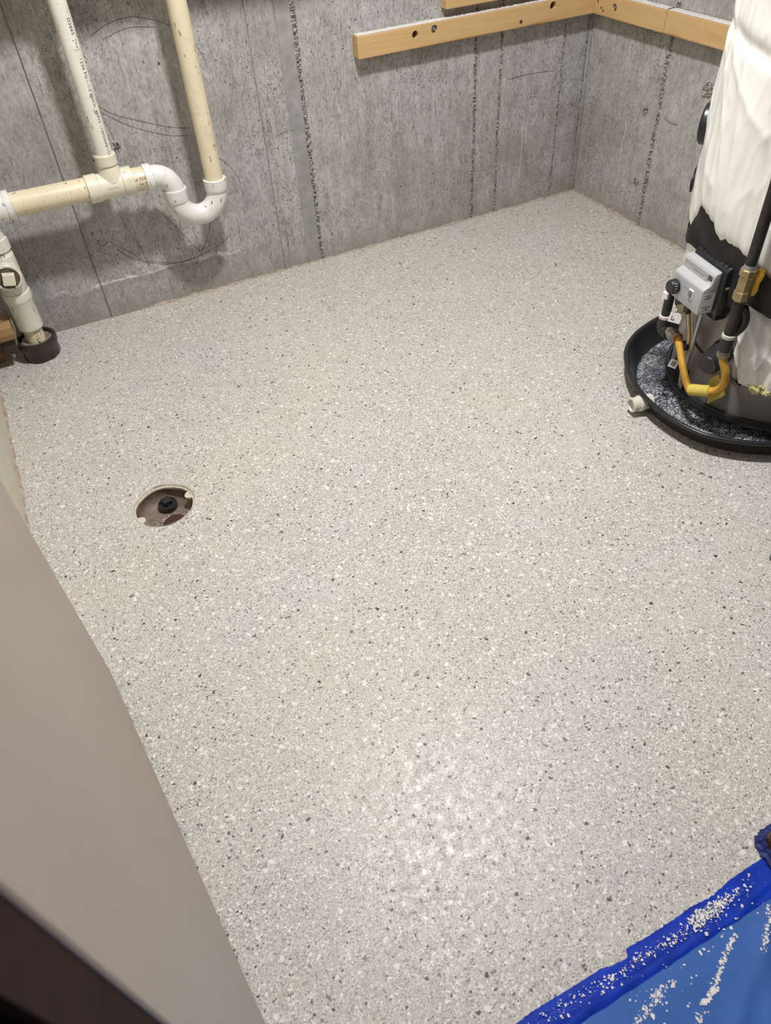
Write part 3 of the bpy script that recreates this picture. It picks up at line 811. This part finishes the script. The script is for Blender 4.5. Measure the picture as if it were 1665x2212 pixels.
def sheet(th0, th1, nth, zlo, zhi, nz, rf):
    bm = bmesh.new(); rows = []
    for i in range(nth+1):
        th = th0+(th1-th0)*i/nth; a, b = zlo(th), zhi(th); row = []
        for j in range(nz+1):
            t = j/nz; z = a+(b-a)*t
            row.append(bm.verts.new(pol(th, rf(th, z, t, i/nth), z)))
        rows.append(row)
    for p, q in zip(rows, rows[1:]):
        for j in range(nz): bm.faces.new((p[j], p[j+1], q[j+1], q[j]))
    return bm
def lerp_tab(T):
    def f(x):
        if x <= T[0][0]: return T[0][1]
        for (a, va), (b, vb) in zip(T, T[1:]):
            if x <= b:
                s = (x-a)/(b-a); s = s*s*(3-2*s); return va+(vb-va)*s
        return T[-1][1]
    return f
def folds(th, z, k=1.0, seed=0):
    n1 = noise.noise((th*.055+z*1.2+seed, z*2.6, seed))
    n2 = noise.noise((th*.13-z*2.2, z*3.0+seed, 4+seed))
    rid = 1-abs(noise.noise((th*.10+z*3.0, z*1.5-th*.02, 8+seed)))*2
    n3 = noise.noise((th*.5, z*7, 2+seed))
    d1 = 1-abs(noise.noise((th*.045+z*7.5, z*2.2-th*.015, 13+seed)))*2.2
    d2 = 1-abs(noise.noise((th*.16-z*5, z*6+th*.03, 17+seed)))*2.2
    return k*(.0055*n1 + .0030*n2 + .0020*max(0, rid)**3 + .0026*max(0, d1)**3 + .0013*max(0, d2)**3 + .0004*n3)
# upper blanket
lip = lerp_tab([(90, .40), (118, .398), (143, .404), (149, .440), (154.5, .474), (160, .470), (168, .463), (171.5, .445), (174, .440), (178, .445), (184, .439), (193, .425), (205, .404), (215, .392), (235, .385), (270, .38)])
def r_up(th, z, t, u):
    e = z-lip(th)
    base = .2575 + .008*math.exp(-((z-.62)/.16)**2) + .006*min(1, max(0, (z-.62)/.2))
    tuck = -.012*math.exp(-e/.010)
    pinch = folds(th, z, 1.15, 1)*min(1, .3+e/.09)
    gather = .0009*math.sin(th*1.3+2*noise.noise((th*.1, z*3, 0)))*math.exp(-e/.07)
    # strap-like cinch high up
    cinch = -.005*math.exp(-((z-.80+.0006*(th-150))/.014)**2)
    return base+tuck+pinch+gather+cinch
part('blanket', sheet(60, 300, 330, lip, lambda th: 1.30, 150, r_up), 'vinyl', wh, True, None, 'white quilted vinyl blanket')
# lower blanket flaps left and right of the opening
zl = lerp_tab([(60, .12), (112, .14), (128, .18), (138, .215), (147, .27), (160, .315)])
part('blanket_flap', sheet(60, 162, 100, zl, lambda th: lip(th)+.02, 50, lambda th, z, t, u: .2465+folds(th, z, 1.0, 3)-.012*max(0, (th-156)/6)**2), 'vinyl', wh, True, None, 'white vinyl flap left of the control')
zr = lerp_tab([(198, .215), (202, .19), (206, .155), (212, .147), (225, .140), (260, .135), (300, .135)])
def r_fl(th, z, t, u):
    big = .012*max(0, math.sin((z-.14)/.2*PI)) if z < .36 else 0
    return .242+big+folds(th*1.5, z*1.9, 2.0, 6)+.003*math.sin(th*.9+z*60)*max(0, 1-abs(z-.22)/.1)-.014*max(0, (203-th)/5)**2
part('blanket_flap', sheet(198, 300, 130, zr, lambda th: .40, 70, r_fl), 'vinyl', wh, True, None, 'crumpled white vinyl flap right of the gas pipe')
# black tape band
bt = lerp_tab([(100, .41), (144, .411), (149, .448), (154.5, .482), (162, .478), (170, .468), (176, .455), (185, .448), (200, .422), (212, .402), (230, .392), (260, .38)])
bb_ = lerp_tab([(100, .36), (122, .378), (146, .384), (152, .390), (160, .386), (168, .368), (176, .335), (185, .312), (192, .316), (196, .346), (205, .340), (210, .333), (220, .322), (230, .315), (260, .30)])
part('tape_band', sheet(100, 262, 130, bb_, bt, 24, lambda th, z, t, u: .2555+.011*min(1, max(0, (th-190)/8))-.022*max(0, 1-abs(th-178)/26)*(1-t)+folds(th, z, .6, 3)+.002*math.sin(th*.21+z*40)), 'tape', wh, True, None, 'wide black tape band')
def ragged(th, z, w_, h_, seed, r):
    rs2 = random.Random(seed); n = 22
    c = bmesh.new(); ring_ = []
    for i in range(n):
        a = 2*PI*i/n; k = .75+.4*rs2.random()
        ring_.append(c.verts.new(pol(th+w_*math.cos(a)*k, r, z+h_*math.sin(a)*k)))
    c.verts.ensure_lookup_table()
    f = c.faces.new(ring_)
    ret = bmesh.ops.extrude_face_region(c, geom=[f])
    d = pol(th, 1, 0)-pol(th, 0, 0)
    for v in [g for g in ret['geom'] if isinstance(g, bmesh.types.BMVert)]: v.co -= d*.004
    return c
part('tape_patch', ragged(206, .520, 5.0, .022, 5, .272), 'tape', wh)
part('tape_patch', ragged(121, .478, 4, .026, 6, .276), 'tape', wh)
# dial-like black knob seen past the left side of the blanket
bm = bmesh.new(); a, b = pol(122, .250, .600), pol(122, .292, .600)
lathe(bm, [(.038, 0), (.043, .006), (.043, .026), (.039, .031), (.030, .033), (.028, .029), (.0, .029)], a, b, 32)
part('side_cap', bm, 'blackp', wh, True, 35, 'round black cap behind the blanket edge')
# insulation peeking out
def wool(parent, c, r, seed, sq=(1, 1, 1)):
    bm = bmesh.new(); bmesh.ops.create_icosphere(bm, subdivisions=4, radius=1)
    for v in bm.verts:
        n_ = v.co.normalized()
        k = 1+.35*noise.noise(n_*2.2+Vector((seed, 0, 0)))+.18*noise.noise(n_*7+Vector((seed, 3, 0)))+.06*noise.noise(n_*22)
        v.co = Vector(c)+Vector((n_.x*sq[0], n_.y*sq[1], n_.z*sq[2]))*r*k
    return part('insulation', bm, 'wool', parent, True, None, 'yellow insulation peeking out of the blanket')
wool(wh, pol(214.5, .240, .150), .020, 1, (.9, .9, .75)); wool(wh, pol(209, .236, .160), .010, 2); wool(wh, pol(220, .238, .143), .016, 5, (1, 1, .7)); wool(wh, pol(203, .230, .172), .007, 8)
wool(wh, pol(211, .262, .404), .020, 3, (.75, .75, 1.1))

# gas control box
CA = 2.98291
cn = Vector((math.cos(CA), math.sin(CA), 0)); cr = Vector((-math.sin(CA), math.cos(CA), 0))
CO = Vector((-.654, -1.277, .293))                # front, right, bottom corner
CM = Matrix(((cr.x, cn.x, 0, CO.x), (cr.y, cn.y, 0, CO.y), (0, 0, 1, CO.z), (0, 0, 0, 1)))   # local: x right, y outward, z up; box at x -w..0
Wc, Hc, Dc, Ec = .108, .061, .034, .034
def prism(bm, prof, x0, x1, mat, bevel=.003, seg=3):
    A = [bm.verts.new(mat @ Vector((x0, y, z))) for y, z in prof]; B = [bm.verts.new(mat @ Vector((x1, y, z))) for y, z in prof]
    fs = [bm.faces.new(A[::-1]), bm.faces.new(B)]
    for i in range(len(prof)):
        j = (i+1) % len(prof); fs.append(bm.faces.new((A[i], A[j], B[j], B[i])))
    if bevel:
        bmesh.ops.recalc_face_normals(bm, faces=fs)
        es = list({e for f in fs for e in f.edges})
        bmesh.ops.bevel(bm, geom=es, offset=bevel, segments=seg, affect='EDGES', profile=.5)
bm = bmesh.new()
prism(bm, [(0, 0), (0, .058), (-.003, Hc), (-.0165, .0685), (-.019, .075), (-.0205, .086), (-.024, .0925), (-.034, .095), (-.038, .095), (-.038, 0)], -Wc, 0, CM, .003, 3)
ctl = part('gas_control', bm, 'ctrl', wh, True, 35, 'light grey gas control box')
def cpart(name, lo, hi, mat, bevel=.001, parent=None, label=None):
    bm = bmesh.new(); box(bm, lo, hi, bevel, 2, CM); return part(name, bm, mat, parent or ctl, False, None, label)
bm = bmesh.new()      # recessed grey strip where the step climbs
prism(bm, [(-.0160, .0690), (-.0188, .0762), (-.0200, .0850), (-.0225, .0850), (-.0215, .0690)], -Wc+.002, -.0205, CM, .0004, 1)
strip = part('recessed_strip', bm, 'ctrl_d', ctl)
for i in range(11):   # faint embossed characters, illegible in the photo
    cpart('embossing', (-.070+i*.0035, -.0192, .0755), (-.070+i*.0035+.002, -.0176, .0795), 'ctrl', 0, strip)
# screw pocket at the upper right corner
cb = bmesh.new(); box(cb, (-.020, -.031, .0690), (-.0045, .02, .0850), .003, 2, CM); boolean_cut(ctl, cb)
bm = bmesh.new(); rod(bm, CM @ Vector((-.0115, -.034, .077)), CM @ Vector((-.0115, -.027, .077)), .0045, 12); part('screw', bm, 'steel', ctl)
bm = bmesh.new(); kc = Vector((-.0905, 0, .028))
lathe(bm, [(.0155, -.001), (.0165, .002), (.0155, .015), (.0140, .0175), (.0, .0180)], CM @ kc, CM @ (kc+Vector((0, 1, 0))), 40, rfun=lambda r, t, th: r*(1+.03*abs(math.sin(8*th)))if t > 0 else r)
knob = part('knob', bm, 'rubber', ctl, True, 40, 'black round temperature knob')
for i in range(4):
    a = -.2+i*.35
    bm = bmesh.new(); v0 = kc+Vector((math.cos(a)*.0160, .006, math.sin(a)*.0160)); v1 = kc+Vector((math.cos(a)*.0160, .014, math.sin(a)*.0160))
    rod(bm, CM @ v0, CM @ v1, .0005, 6); part('knob_mark', bm, 'card', knob)
cpart('rocker_frame', (-.043, -.001, .026), (-.027, .0025, .046), 'card', .0008)
cpart('rocker_switch', (-.0405, .001, .0285), (-.0295, .0045, .0435), 'rock', .001)
cpart('printed_mark', (-.063, -.001, .039), (-.046, .0003, .0425), 'ctrl_d', 0)
for i, (z_, xa, xb) in enumerate(((.018, -.071, -.048), (.0155, -.071, -.046), (.013, -.071, -.038), (.0095, -.071, -.025), (.007, -.060, -.022))):
    cpart('printed_line', (xa, -.001, z_), (xb, .0003, z_+.0009), 'ctrl_d', 0)
for i, a in enumerate((.35, .75, 1.15, 1.5, -.15, -.5)):
    q = kc+Vector((math.cos(a)*.0205, 0, math.sin(a)*.0205))
    cpart('printed_mark', (q.x-.0014, -.001, q.z-.0011), (q.x+.0014, .0003, q.z+.0011), 'ctrl_d', 0)
bm = bmesh.new(); box(bm, (-.0003, -.033, .006), (.0005, -.004, .050), 0, 1, CM); stk = part('sticker', bm, 'card', ctl)
rs = random.Random(5)
for z_, a_, b_ in ((.0465, .2, .9), (.0435, .35, .75), (.0410, .3, .7), (.0385, .25, .85), (.0365, .4, .7), (.0180, .1, .9), (.0165, .15, .8), (.0095, .15, .85)):
    bm = bmesh.new(); y0, y1 = -.0325+.028*a_, -.0325+.028*b_; y = y0
    while y < y1:
        wd = rs.uniform(.0012, .0035); box(bm, (.0004, y, z_), (.0008, min(y+wd, y1), z_+.0011), 0, 1, CM); y += wd+.0008
    part('printed_line', bm, 'ink', stk)
bm = bmesh.new(); rod(bm, CM @ Vector((.0004, -.0185, .0130)), CM @ Vector((.0009, -.0185, .0130)), .0017, 14); part('printed_mark', bm, 'ink', stk)
# black ribbed housing between box and tank
bm = bmesh.new()
prism(bm, [(-.037, -.002), (-.037, .098), (-.045, .108), (-.080, .113), (-.105, .108), (-.105, -.006)], -Wc+.004, .014, CM, .003, 2)
hs = part('valve_housing', bm, 'blackp', wh, True, 35, 'black ribbed housing behind the control')
for i in range(7):
    xx = -.088+i*.0150
    bm = bmesh.new(); prism(bm, [(-.038, .096), (-.044, .1115), (-.078, .1165), (-.090, .112), (-.080, .109), (-.045, .104)], xx, xx+.0032, CM, .0006, 1); part('rib', bm, 'blackp', hs)
cpart('clip', (.012, -.058, .060), (.016, -.044, .065), 'ctrl_d', .0008, hs)
cpart('housing_foot', (-.06, -.075, -.020), (.006, -.045, -.004), 'blackp', .003, hs)
# wires, conduit and card under the control
bm = bmesh.new(); tube(bm, smooth_path([(-.622, -1.262, .292), (-.616, -1.256, .24), (-.606, -1.247, .18), (-.600, -1.240, .12), (-.594, -1.236, .055)], 6), .0045, 12); part('conduit', bm, 'steel', wh, True, None, 'slim grey metal conduit')
bm = bmesh.new(); box(bm, (-.061, -.024, -.024), (-.046, -.010, .002), .002, 2, CM); part('plug_connector', bm, 'blackp', wh)
for nm, off, mt, r_ in (('wire', 0, 'wire_c', .0042), ('wire', .009, 'wire_b', .0018), ('wire', .014, 'wire_c', .0017), ('wire', -.008, 'wire_b', .0016)):
    bm = bmesh.new(); tube(bm, smooth_path([Vector((-.628, -1.222, .293))-cr*-off*1, Vector((-.618, -1.226, .25))+cr*off, Vector((-.606, -1.231, .20))+cr*off*.8, Vector((-.600, -1.230, .15))+cr*off*.4, Vector((-.594, -1.226, .10)), Vector((-.588, -1.226, .055))], 6), r_, 10)
    part(nm, bm, mt, wh, True)
bm = bmesh.new(); box(bm, (-.615, -1.238, .168), (-.598, -1.214, .182), .003, 2); part('wire_clip', bm, 'blackp', wh)
def card(name, c, wdt, hgt, mat, parent, tilt=0, lean=.35):
    c = Vector(c); n_ = (Vector((-1.871, -2.303, 1.18))-c); n_.z *= lean; n_.normalize()
    r_ = Vector((0, 0, 1)).cross(n_).normalized(); u_ = n_.cross(r_)
    if tilt: r_, u_ = r_*math.cos(tilt)+u_*math.sin(tilt), u_*math.cos(tilt)-r_*math.sin(tilt)
    mt = Matrix(((r_.x, u_.x, n_.x, c.x), (r_.y, u_.y, n_.y, c.y), (r_.z, u_.z, n_.z, c.z), (0, 0, 0, 1)))
    bm = bmesh.new(); box(bm, (-wdt/2, -hgt/2, -.0005), (wdt/2, hgt/2, .0005), 0, 1, mt)
    return part(name, bm, mat, parent), mt
cd, mt = card('white_card', (-.640, -1.207, .250), .027, .024, 'card', wh, -.12)
bm = bmesh.new()
for lo, hi in (((-.008, -.007, .0004), (-.0065, .003, .0009)), ((-.008, -.007, .0004), (-.001, -.0055, .0009)), ((-.003, -.007, .0004), (-.0015, -.002, .0009))): box(bm, lo, hi, 0, 1, mt)
part('printed_mark', bm, 'ink', cd)
cd, mt = card('cream_card', (-.628, -1.208, .262), .016, .034, 'wire_c', wh, .25)
cd, mt = card('paper_tag', (-.606, -1.206, .112), .020, .021, 'card', wh, -.25)
bm = bmesh.new()
for i in range(4): box(bm, (-.006+i*.003, -.006, .0004), (-.0045+i*.003, .006, .0009), 0, 1, mt)
part('printed_mark', bm, 'ink', cd)
# black cylinder sticking out near the bottom
ca_, cb2 = pol(189.5, .212, .197), pol(191.5, .296, .188)
bm = bmesh.new(); lathe(bm, [(.0275, 0), (.0265, .066), (.0262, .070), (.0235, .072), (.0228, .070), (.0228, .074), (.021, .0765), (.0, .077)], ca_, cb2, 36)
part('drain_cap', bm, 'rubber', wh, True, 35, 'black cylindrical cap near the tank bottom')
# small dark access opening left of the hose
bm = bmesh.new(); rows = []
for th in range(150, 172, 3): rows.append((bm.verts.new(pol(th, .2235, .051)), bm.verts.new(pol(th, .2235, .098))))
for a, b in zip(rows, rows[1:]): bm.faces.new((a[0], b[0], b[1], a[1]))
part('burner_opening', bm, 'tape', wh)
bm = bmesh.new(); tube(bm, smooth_path([pol(166, .2245, .176), pol(174, .2245, .168), pol(184, .2245, .160), pol(200, .2245, .143), pol(206, .2245, .130)], 6), .0016, 8); part('seam_bead', bm, 'tape', wh, True)

# ------------------------------------------------------------ gas line
gl = thing('gas_line', 'black iron gas pipe with brass valve and yellow flexible hose', 'gas pipe', (-.641, -1.362, .3))
RX = (-.641, -1.362)
def gv(name, prof, mat, n=24, smooth=True, label=None, xy=RX):
    bm = bmesh.new(); lathe(bm, [(r, z-prof[0][1]) for r, z in prof], (*xy, prof[0][1]), (*xy, prof[0][1]+1), n, True, True)
    return part(name, bm, mat, gl, smooth, 30, label)
gv('riser_pipe', [(.0112, .438), (.0112, 1.95)], 'iron')
gv('thread_paste', [(.0118, .436), (.0122, .441), (.0114, .447)], 'steel')
vb = gv('valve_body', [(.0150, .370), (.0165, .372), (.0165, .389), (.0150, .391), (.0142, .393), (.0142, .420), (.0150, .422), (.0168, .424), (.0168, .437), (.0150, .439)], 'brass', 8, False, 'brass valve body')
bm = bmesh.new(); rv = Vector((.94, -.33, 0)).normalized(); vc = Vector((*RX, .407))
rod(bm, vc+rv*.012, vc+rv*.026, .0055, 14); part('valve_stem', bm, 'brass', vb, True, 40)
bm = bmesh.new(); fv = Vector((-rv.y, rv.x, 0))
pts_ = [vc+rv*.024+Vector((0, 0, z_)) + fv*o_ for z_, o_ in ((-.030, .004), (-.018, .001), (-.006, 0), (.006, -.002), (.018, -.005), (.028, -.005))]
tube(bm, smooth_path(pts_, 5), lambda i: .0062+.0022*abs(math.sin(i*.27)), 12)
part('lever', bm, 'lever', gl, True, None, 'yellow shut-off lever')
gv('lower_pipe', [(.0122, .283), (.0122, .372)], 'iron')
gv('thread_paste', [(.0142, .280), (.0150, .283), (.0145, .288), (.0122, .290)], 'paste')
gv('coupling', [(.0130, .248), (.0146, .250), (.0146, .281), (.0130, .283)], 'iron')
gv('hose_nut', [(.0120, .232), (.0138, .234), (.0138, .241), (.0125, .243), (.0140, .245), (.0140, .249)], 'galv', 6, False)
bm = bmesh.new(); tube(bm, smooth_path([(RX[0]+.008, RX[1]-.006, .292), (RX[0]+.017, RX[1]-.011, .306), (RX[0]+.019, RX[1]-.012, .325), (RX[0]+.010, RX[1]-.007, .352)], 5), .0095, 14); part('drip_fitting', bm, 'iron', gl, True)
hose = smooth_path([(-.613, -1.203, .190), (-.622, -1.228, .170), (-.632, -1.258, .142), (-.634, -1.283, .112), (-.635, -1.300, .100), (-.632, -1.322, .108), (-.627, -1.346, .124), (-.628, -1.368, .143), (-.634, -1.382, .170), (-.638, -1.380, .200), (-.641, -1.368, .222), (*RX, .236)], 14)
hose = resample(hose, .00085)
bm = bmesh.new(); tube(bm, hose, lambda i: .0084+(.0009 if i % 3 == 0 else -.0003), 14); part('flexible_hose', bm, 'hose', gl, True, None, 'yellow corrugated gas hose')
bm = bmesh.new(); rod(bm, (-.6345, -1.298, .102), (-.6265, -1.347, .126), .0138, 20, bev=.002)
tg = part('hose_tag', bm, 'ytag', gl, True, 40, 'yellow paper tag wrapped round the hose')
bm = bmesh.new()
q4 = [Vector(p) for p in ((-.612, -1.322, .130), (-.607, -1.338, .160), (-.598, -1.372, .122), (-.611, -1.330, .072))]
q4 = [Vector((-.606, -1.318, .132)), Vector((-.602, -1.336, .157)), Vector((-.602, -1.372, .121)), Vector((-.608, -1.335, .074))]
nn = (q4[1]-q4[0]).cross(q4[3]-q4[0]).normalized()*.0008
A = [bm.verts.new(v) for v in q4]; B = [bm.verts.new(v+nn) for v in q4]
bm.faces.new(A); bm.faces.new(B[::-1])
for i in range(4): j = (i+1) % 4; bm.faces.new((A[i], B[i], B[j], A[j]))
part('tag_flap', bm, 'ytag', tg)
# left leg to the control
LX = (-.606, -1.146)
bm = bmesh.new(); tube(bm, [(*LX, .214), (*LX, .285)] + arc((LX[0], LX[1]-.02, .285), (0, 1, 0), (0, 0, 1), .02, 0, PI/2, 8)[1:] + [(LX[0]+.002, LX[1]-.045, .305)], .0112, 18); part('feed_pipe', bm, 'iron', gl, True)
gv('thread_paste', [(.0122, .208), (.0152, .210), (.0150, .216), (.0115, .218)], 'paste', xy=LX)
bm = bmesh.new(); lathe(bm, [(.0135, 0), (.0148, .002), (.0148, .020), (.0145, .024)], (*LX, .210), (*LX, 0), 20, True)
tube(bm, smooth_path([(*LX, .192), (LX[0]-.001, LX[1]-.004, .182), (LX[0]-.003, LX[1]-.015, .178), (LX[0]-.004, LX[1]-.026, .181)], 5), .0145, 18); part('elbow', bm, 'iron', gl, True, 40)
ha, hb_ = Vector((-.6095, -1.170, .184)), Vector((-.6150, -1.206, .188))
bm = bmesh.new(); L = (hb_-ha).length
lathe(bm, [(.0128, 0), (.0128, .010), (.0150, .011), (.0150, .026), (.0125, .0275), (.0125, L)], ha, hb_, 6, True, True); part('hose_nut', bm, 'galv', gl)
bm = bmesh.new(); lathe(bm, [(.0090, -.001), (.0125, 0), (.0125, .003), (.0090, .004)], hb_, hb_+(hb_-ha), 20); part('seal_washer', bm, 'copper', gl, True)
bm = bmesh.new(); box(bm, (LX[0]-.016, LX[1]-.006, .262), (LX[0]-.008, LX[1]+.010, .280), .002, 1); part('white_label', bm, 'card', gl)

# ------------------------------------------------------------ things at the right edge
bm = bmesh.new(); box(bm, (-.786, -2.10, .0), (-.38, -1.722, 1.25), .004, 2)
fc = tag(finish('furnace_cabinet', bm, 'furn'), 'grey sheet metal cabinet, only its lower corner in view at the right edge', 'cabinet')
bm = bmesh.new(); box(bm, (-.565, -1.60, .0), (-.38, -1.530, .020), .002, 1); 
tag(finish('wood_shim', bm, 'pine_old'), 'small tan wood shim on the floor in front of the black pan, right edge', 'block')

# ------------------------------------------------------------ threshold: tape, drop cloth, wrapping
def wr_z(x, y): return .0022*noise.noise((x*26, y*60, 1))+.0016*noise.noise((x*70+y*40, y*22, 4))
def cloth(x0, x1, y0f, y1f, nx, ny, zf):
    bm = bmesh.new(); rows = []
    for i in range(nx+1):
        x = x0+(x1-x0)*i/nx; ya, yb = y0f(x), y1f(x); row = []
        for j in range(ny+1):
            y = ya+(yb-ya)*j/ny; row.append(bm.verts.new((x, y, zf(x, y))))
        rows.append(row)
    for p, q in zip(rows, rows[1:]):
        for j in range(ny): bm.faces.new((p[j], p[j+1], q[j+1], q[j]))
    return bm
jag = lerp_tab([(-1.70, -2.160), (-1.653, -2.157), (-1.578, -2.158), (-1.543, -2.158), (-1.525, -2.162), (-1.502, -2.164), (-1.496, -2.154), (-1.46, -2.1555), (-1.409, -2.155), (-1.384, -2.1535), (-1.344, -2.156), (-1.328, -2.154), (-1.303, -2.151), (-1.26, -2.150)])
def jg(x): return jag(x)+.0012*noise.noise((x*190, 0, 0))+.0008*noise.noise((x*600, 3, 0))
bm = cloth(-1.955, -1.224, jg, lambda x: -2.2005, 420, 22, lambda x, y: min(.0028, .0010+.0012*max(0, min(1, (-2.158-y)/.02))*max(0, 1+noise.noise((x*6, y*130, 1))+.8*noise.noise((x*22-y*60, y*90, 7))))+(.0009 if y < jg(x)-.014+.002*noise.noise((x*8, 2, 0)) else 0)*(y > -2.196))
tag(finish('masking_tape', bm, 'bluet', None, True), 'bright blue tape strip along the floor edge at the doorway', 'tape')
def pz(x, y):
    f = 0
    for a, b, w_ in (((-1.338, -2.243), (-1.425, -2.288), .010), ((-1.30, -2.21), (-1.40, -2.33), .014), ((-1.60, -2.25), (-1.50, -2.40), .02)):
        ax_, ay_ = b[0]-a[0], b[1]-a[1]; L_ = math.hypot(ax_, ay_); d_ = ((x-a[0])*ay_-(y-a[1])*ax_)/L_
        f += .0035*math.exp(-(d_/w_)**2)
    return .0030+f+.0012*(1+noise.noise((x*9, y*9, 2)))*min(1, (-2.196-y)/.03)
bm = cloth(-1.955, -1.10, lambda x: -2.1975+.0015*noise.noise((x*40, 1, 0)), lambda x: -3.3, 160, 160, pz)
tag(finish('drop_cloth', bm, 'bluep', None, True), 'lighter blue drop cloth spread on the floor beyond the tape, lower right', 'drop cloth')
# crumpled dark film round the jamb foot
bm = bmesh.new(); n = 120; rows = []
base = [(-1.236, -2.185), (-1.233, -2.152), (-1.229, -2.133), (-1.218, -2.127), (-1.20, -2.126), (-1.16, -2.126), (-1.128, -2.126), (-1.121, -2.14), (-1.121, -2.18), (-1.121, -2.236), (-1.16, -2.236), (-1.226, -2.234), (-1.234, -2.21)]
loop = [Vector((x, y, 0)) for x, y in base]
lp = smooth_path(loop+[loop[0]], 9)
cxy = Vector((-1.176, -2.178, 0))
for i, p in enumerate(lp):
    row = []
    for j in range(10):
        t = j/9; z = .0045+.013*t
        out = (p-cxy).normalized()
        top_in = p + out*(.007*(1-t)**2 + .004*noise.noise((i*.35, t*4, 2)) + .001) + out*-.006*t
        row.append(bm.verts.new((top_in.x, top_in.y, z+.006*noise.noise((i*.22, 5, 0))*t)))
    rows.append(row)
for p, q in zip(rows, rows[1:]):
    for j in range(9): bm.faces.new((p[j], p[j+1], q[j+1], q[j]))
tag(finish('plastic_wrap', bm, 'blued', None, True), 'crumpled dark blue film wrapped round the foot of the brown jamb', 'plastic film')

# white flakes on tape and cloth
rs = random.Random(21); sp = []
def along(P, n, sd):
    for _ in range(n):
        i = rs.randrange(len(P)-1); t = rs.random()
        sp.append((P[i][0]+(P[i+1][0]-P[i][0])*t+rs.gauss(0, sd), P[i][1]+(P[i+1][1]-P[i][1])*t+rs.gauss(0, sd*.55)))
along([(-1.39, -2.172), (-1.36, -2.171), (-1.335, -2.168)], 430, .009)
along([(-1.653, -2.167), (-1.613, -2.172), (-1.559, -2.173), (-1.538, -2.175)], 130, .010)
along([(-1.538, -2.174), (-1.489, -2.172), (-1.445, -2.176), (-1.404, -2.172), (-1.371, -2.17)], 260, .0085)
along([(-1.337, -2.17), (-1.289, -2.169)], 60, .007)
along([(-1.357, -2.211), (-1.375, -2.218), (-1.403, -2.233), (-1.424, -2.245), (-1.44, -2.252)], 320, .0028)
along([(-1.44, -2.252), (-1.451, -2.250)], 60, .002)
along([(-1.454, -2.259), (-1.469, -2.262), (-1.49, -2.285)], 50, .004)
along([(-1.284, -2.202), (-1.3, -2.217), (-1.319, -2.229), (-1.334, -2.242)], 130, .003)
along([(-1.46, -2.217), (-1.492, -2.214), (-1.505, -2.224), (-1.524, -2.224), (-1.539, -2.23)], 170, .005)
along([(-1.25, -2.18), (-1.65, -2.24)], 120, .03)
def zfl(x, y): return (pz(x, y) if y < -2.1985 else .0040)+.0004
sp = [(x, y) for x, y in sp if y < jg(x)-.006 and x < -1.235]
tag(chips('loose_flakes', sp, 'flake', None, '', zfl, .0008, .0048, 8, .0005), 'scatter of small white flakes on the blue tape and cloth', 'flakes', None, 'stuff')
for x, y, s, lb in ((-1.353, -2.209, .010, 'large white flake at the upper end of the long flake trail on the blue cloth'),
                    (-1.518, -2.233, .0085, 'large white flake near the bottom edge of the photo, left of the long flake trail'),
                    (-1.447, -2.251, .0085, 'large white flake at the lower bend of the long flake trail on the blue cloth'),
                    (-1.503, -2.222, .009, 'large white flake in the short flake trail near the bottom edge of the photo'),
                    (-1.469, -2.261, .007, 'white flake below the lower end of the long flake trail, at the bottom edge'),
                    (-1.387, -2.191, .006, 'small round white flake on the blue tape just below the dense flake heap'),
                    (-1.404, -2.203, .006, 'lone white flake on the cloth edge left of the long trail')):
    o = chips('paint_flake', [(x, y)], 'flake', None, '', zfl, s, s, int(s*9e4+x*-50), .0012)
    del o['kind']; tag(o, lb, 'flake', 'larger white flakes on the blue cloth')
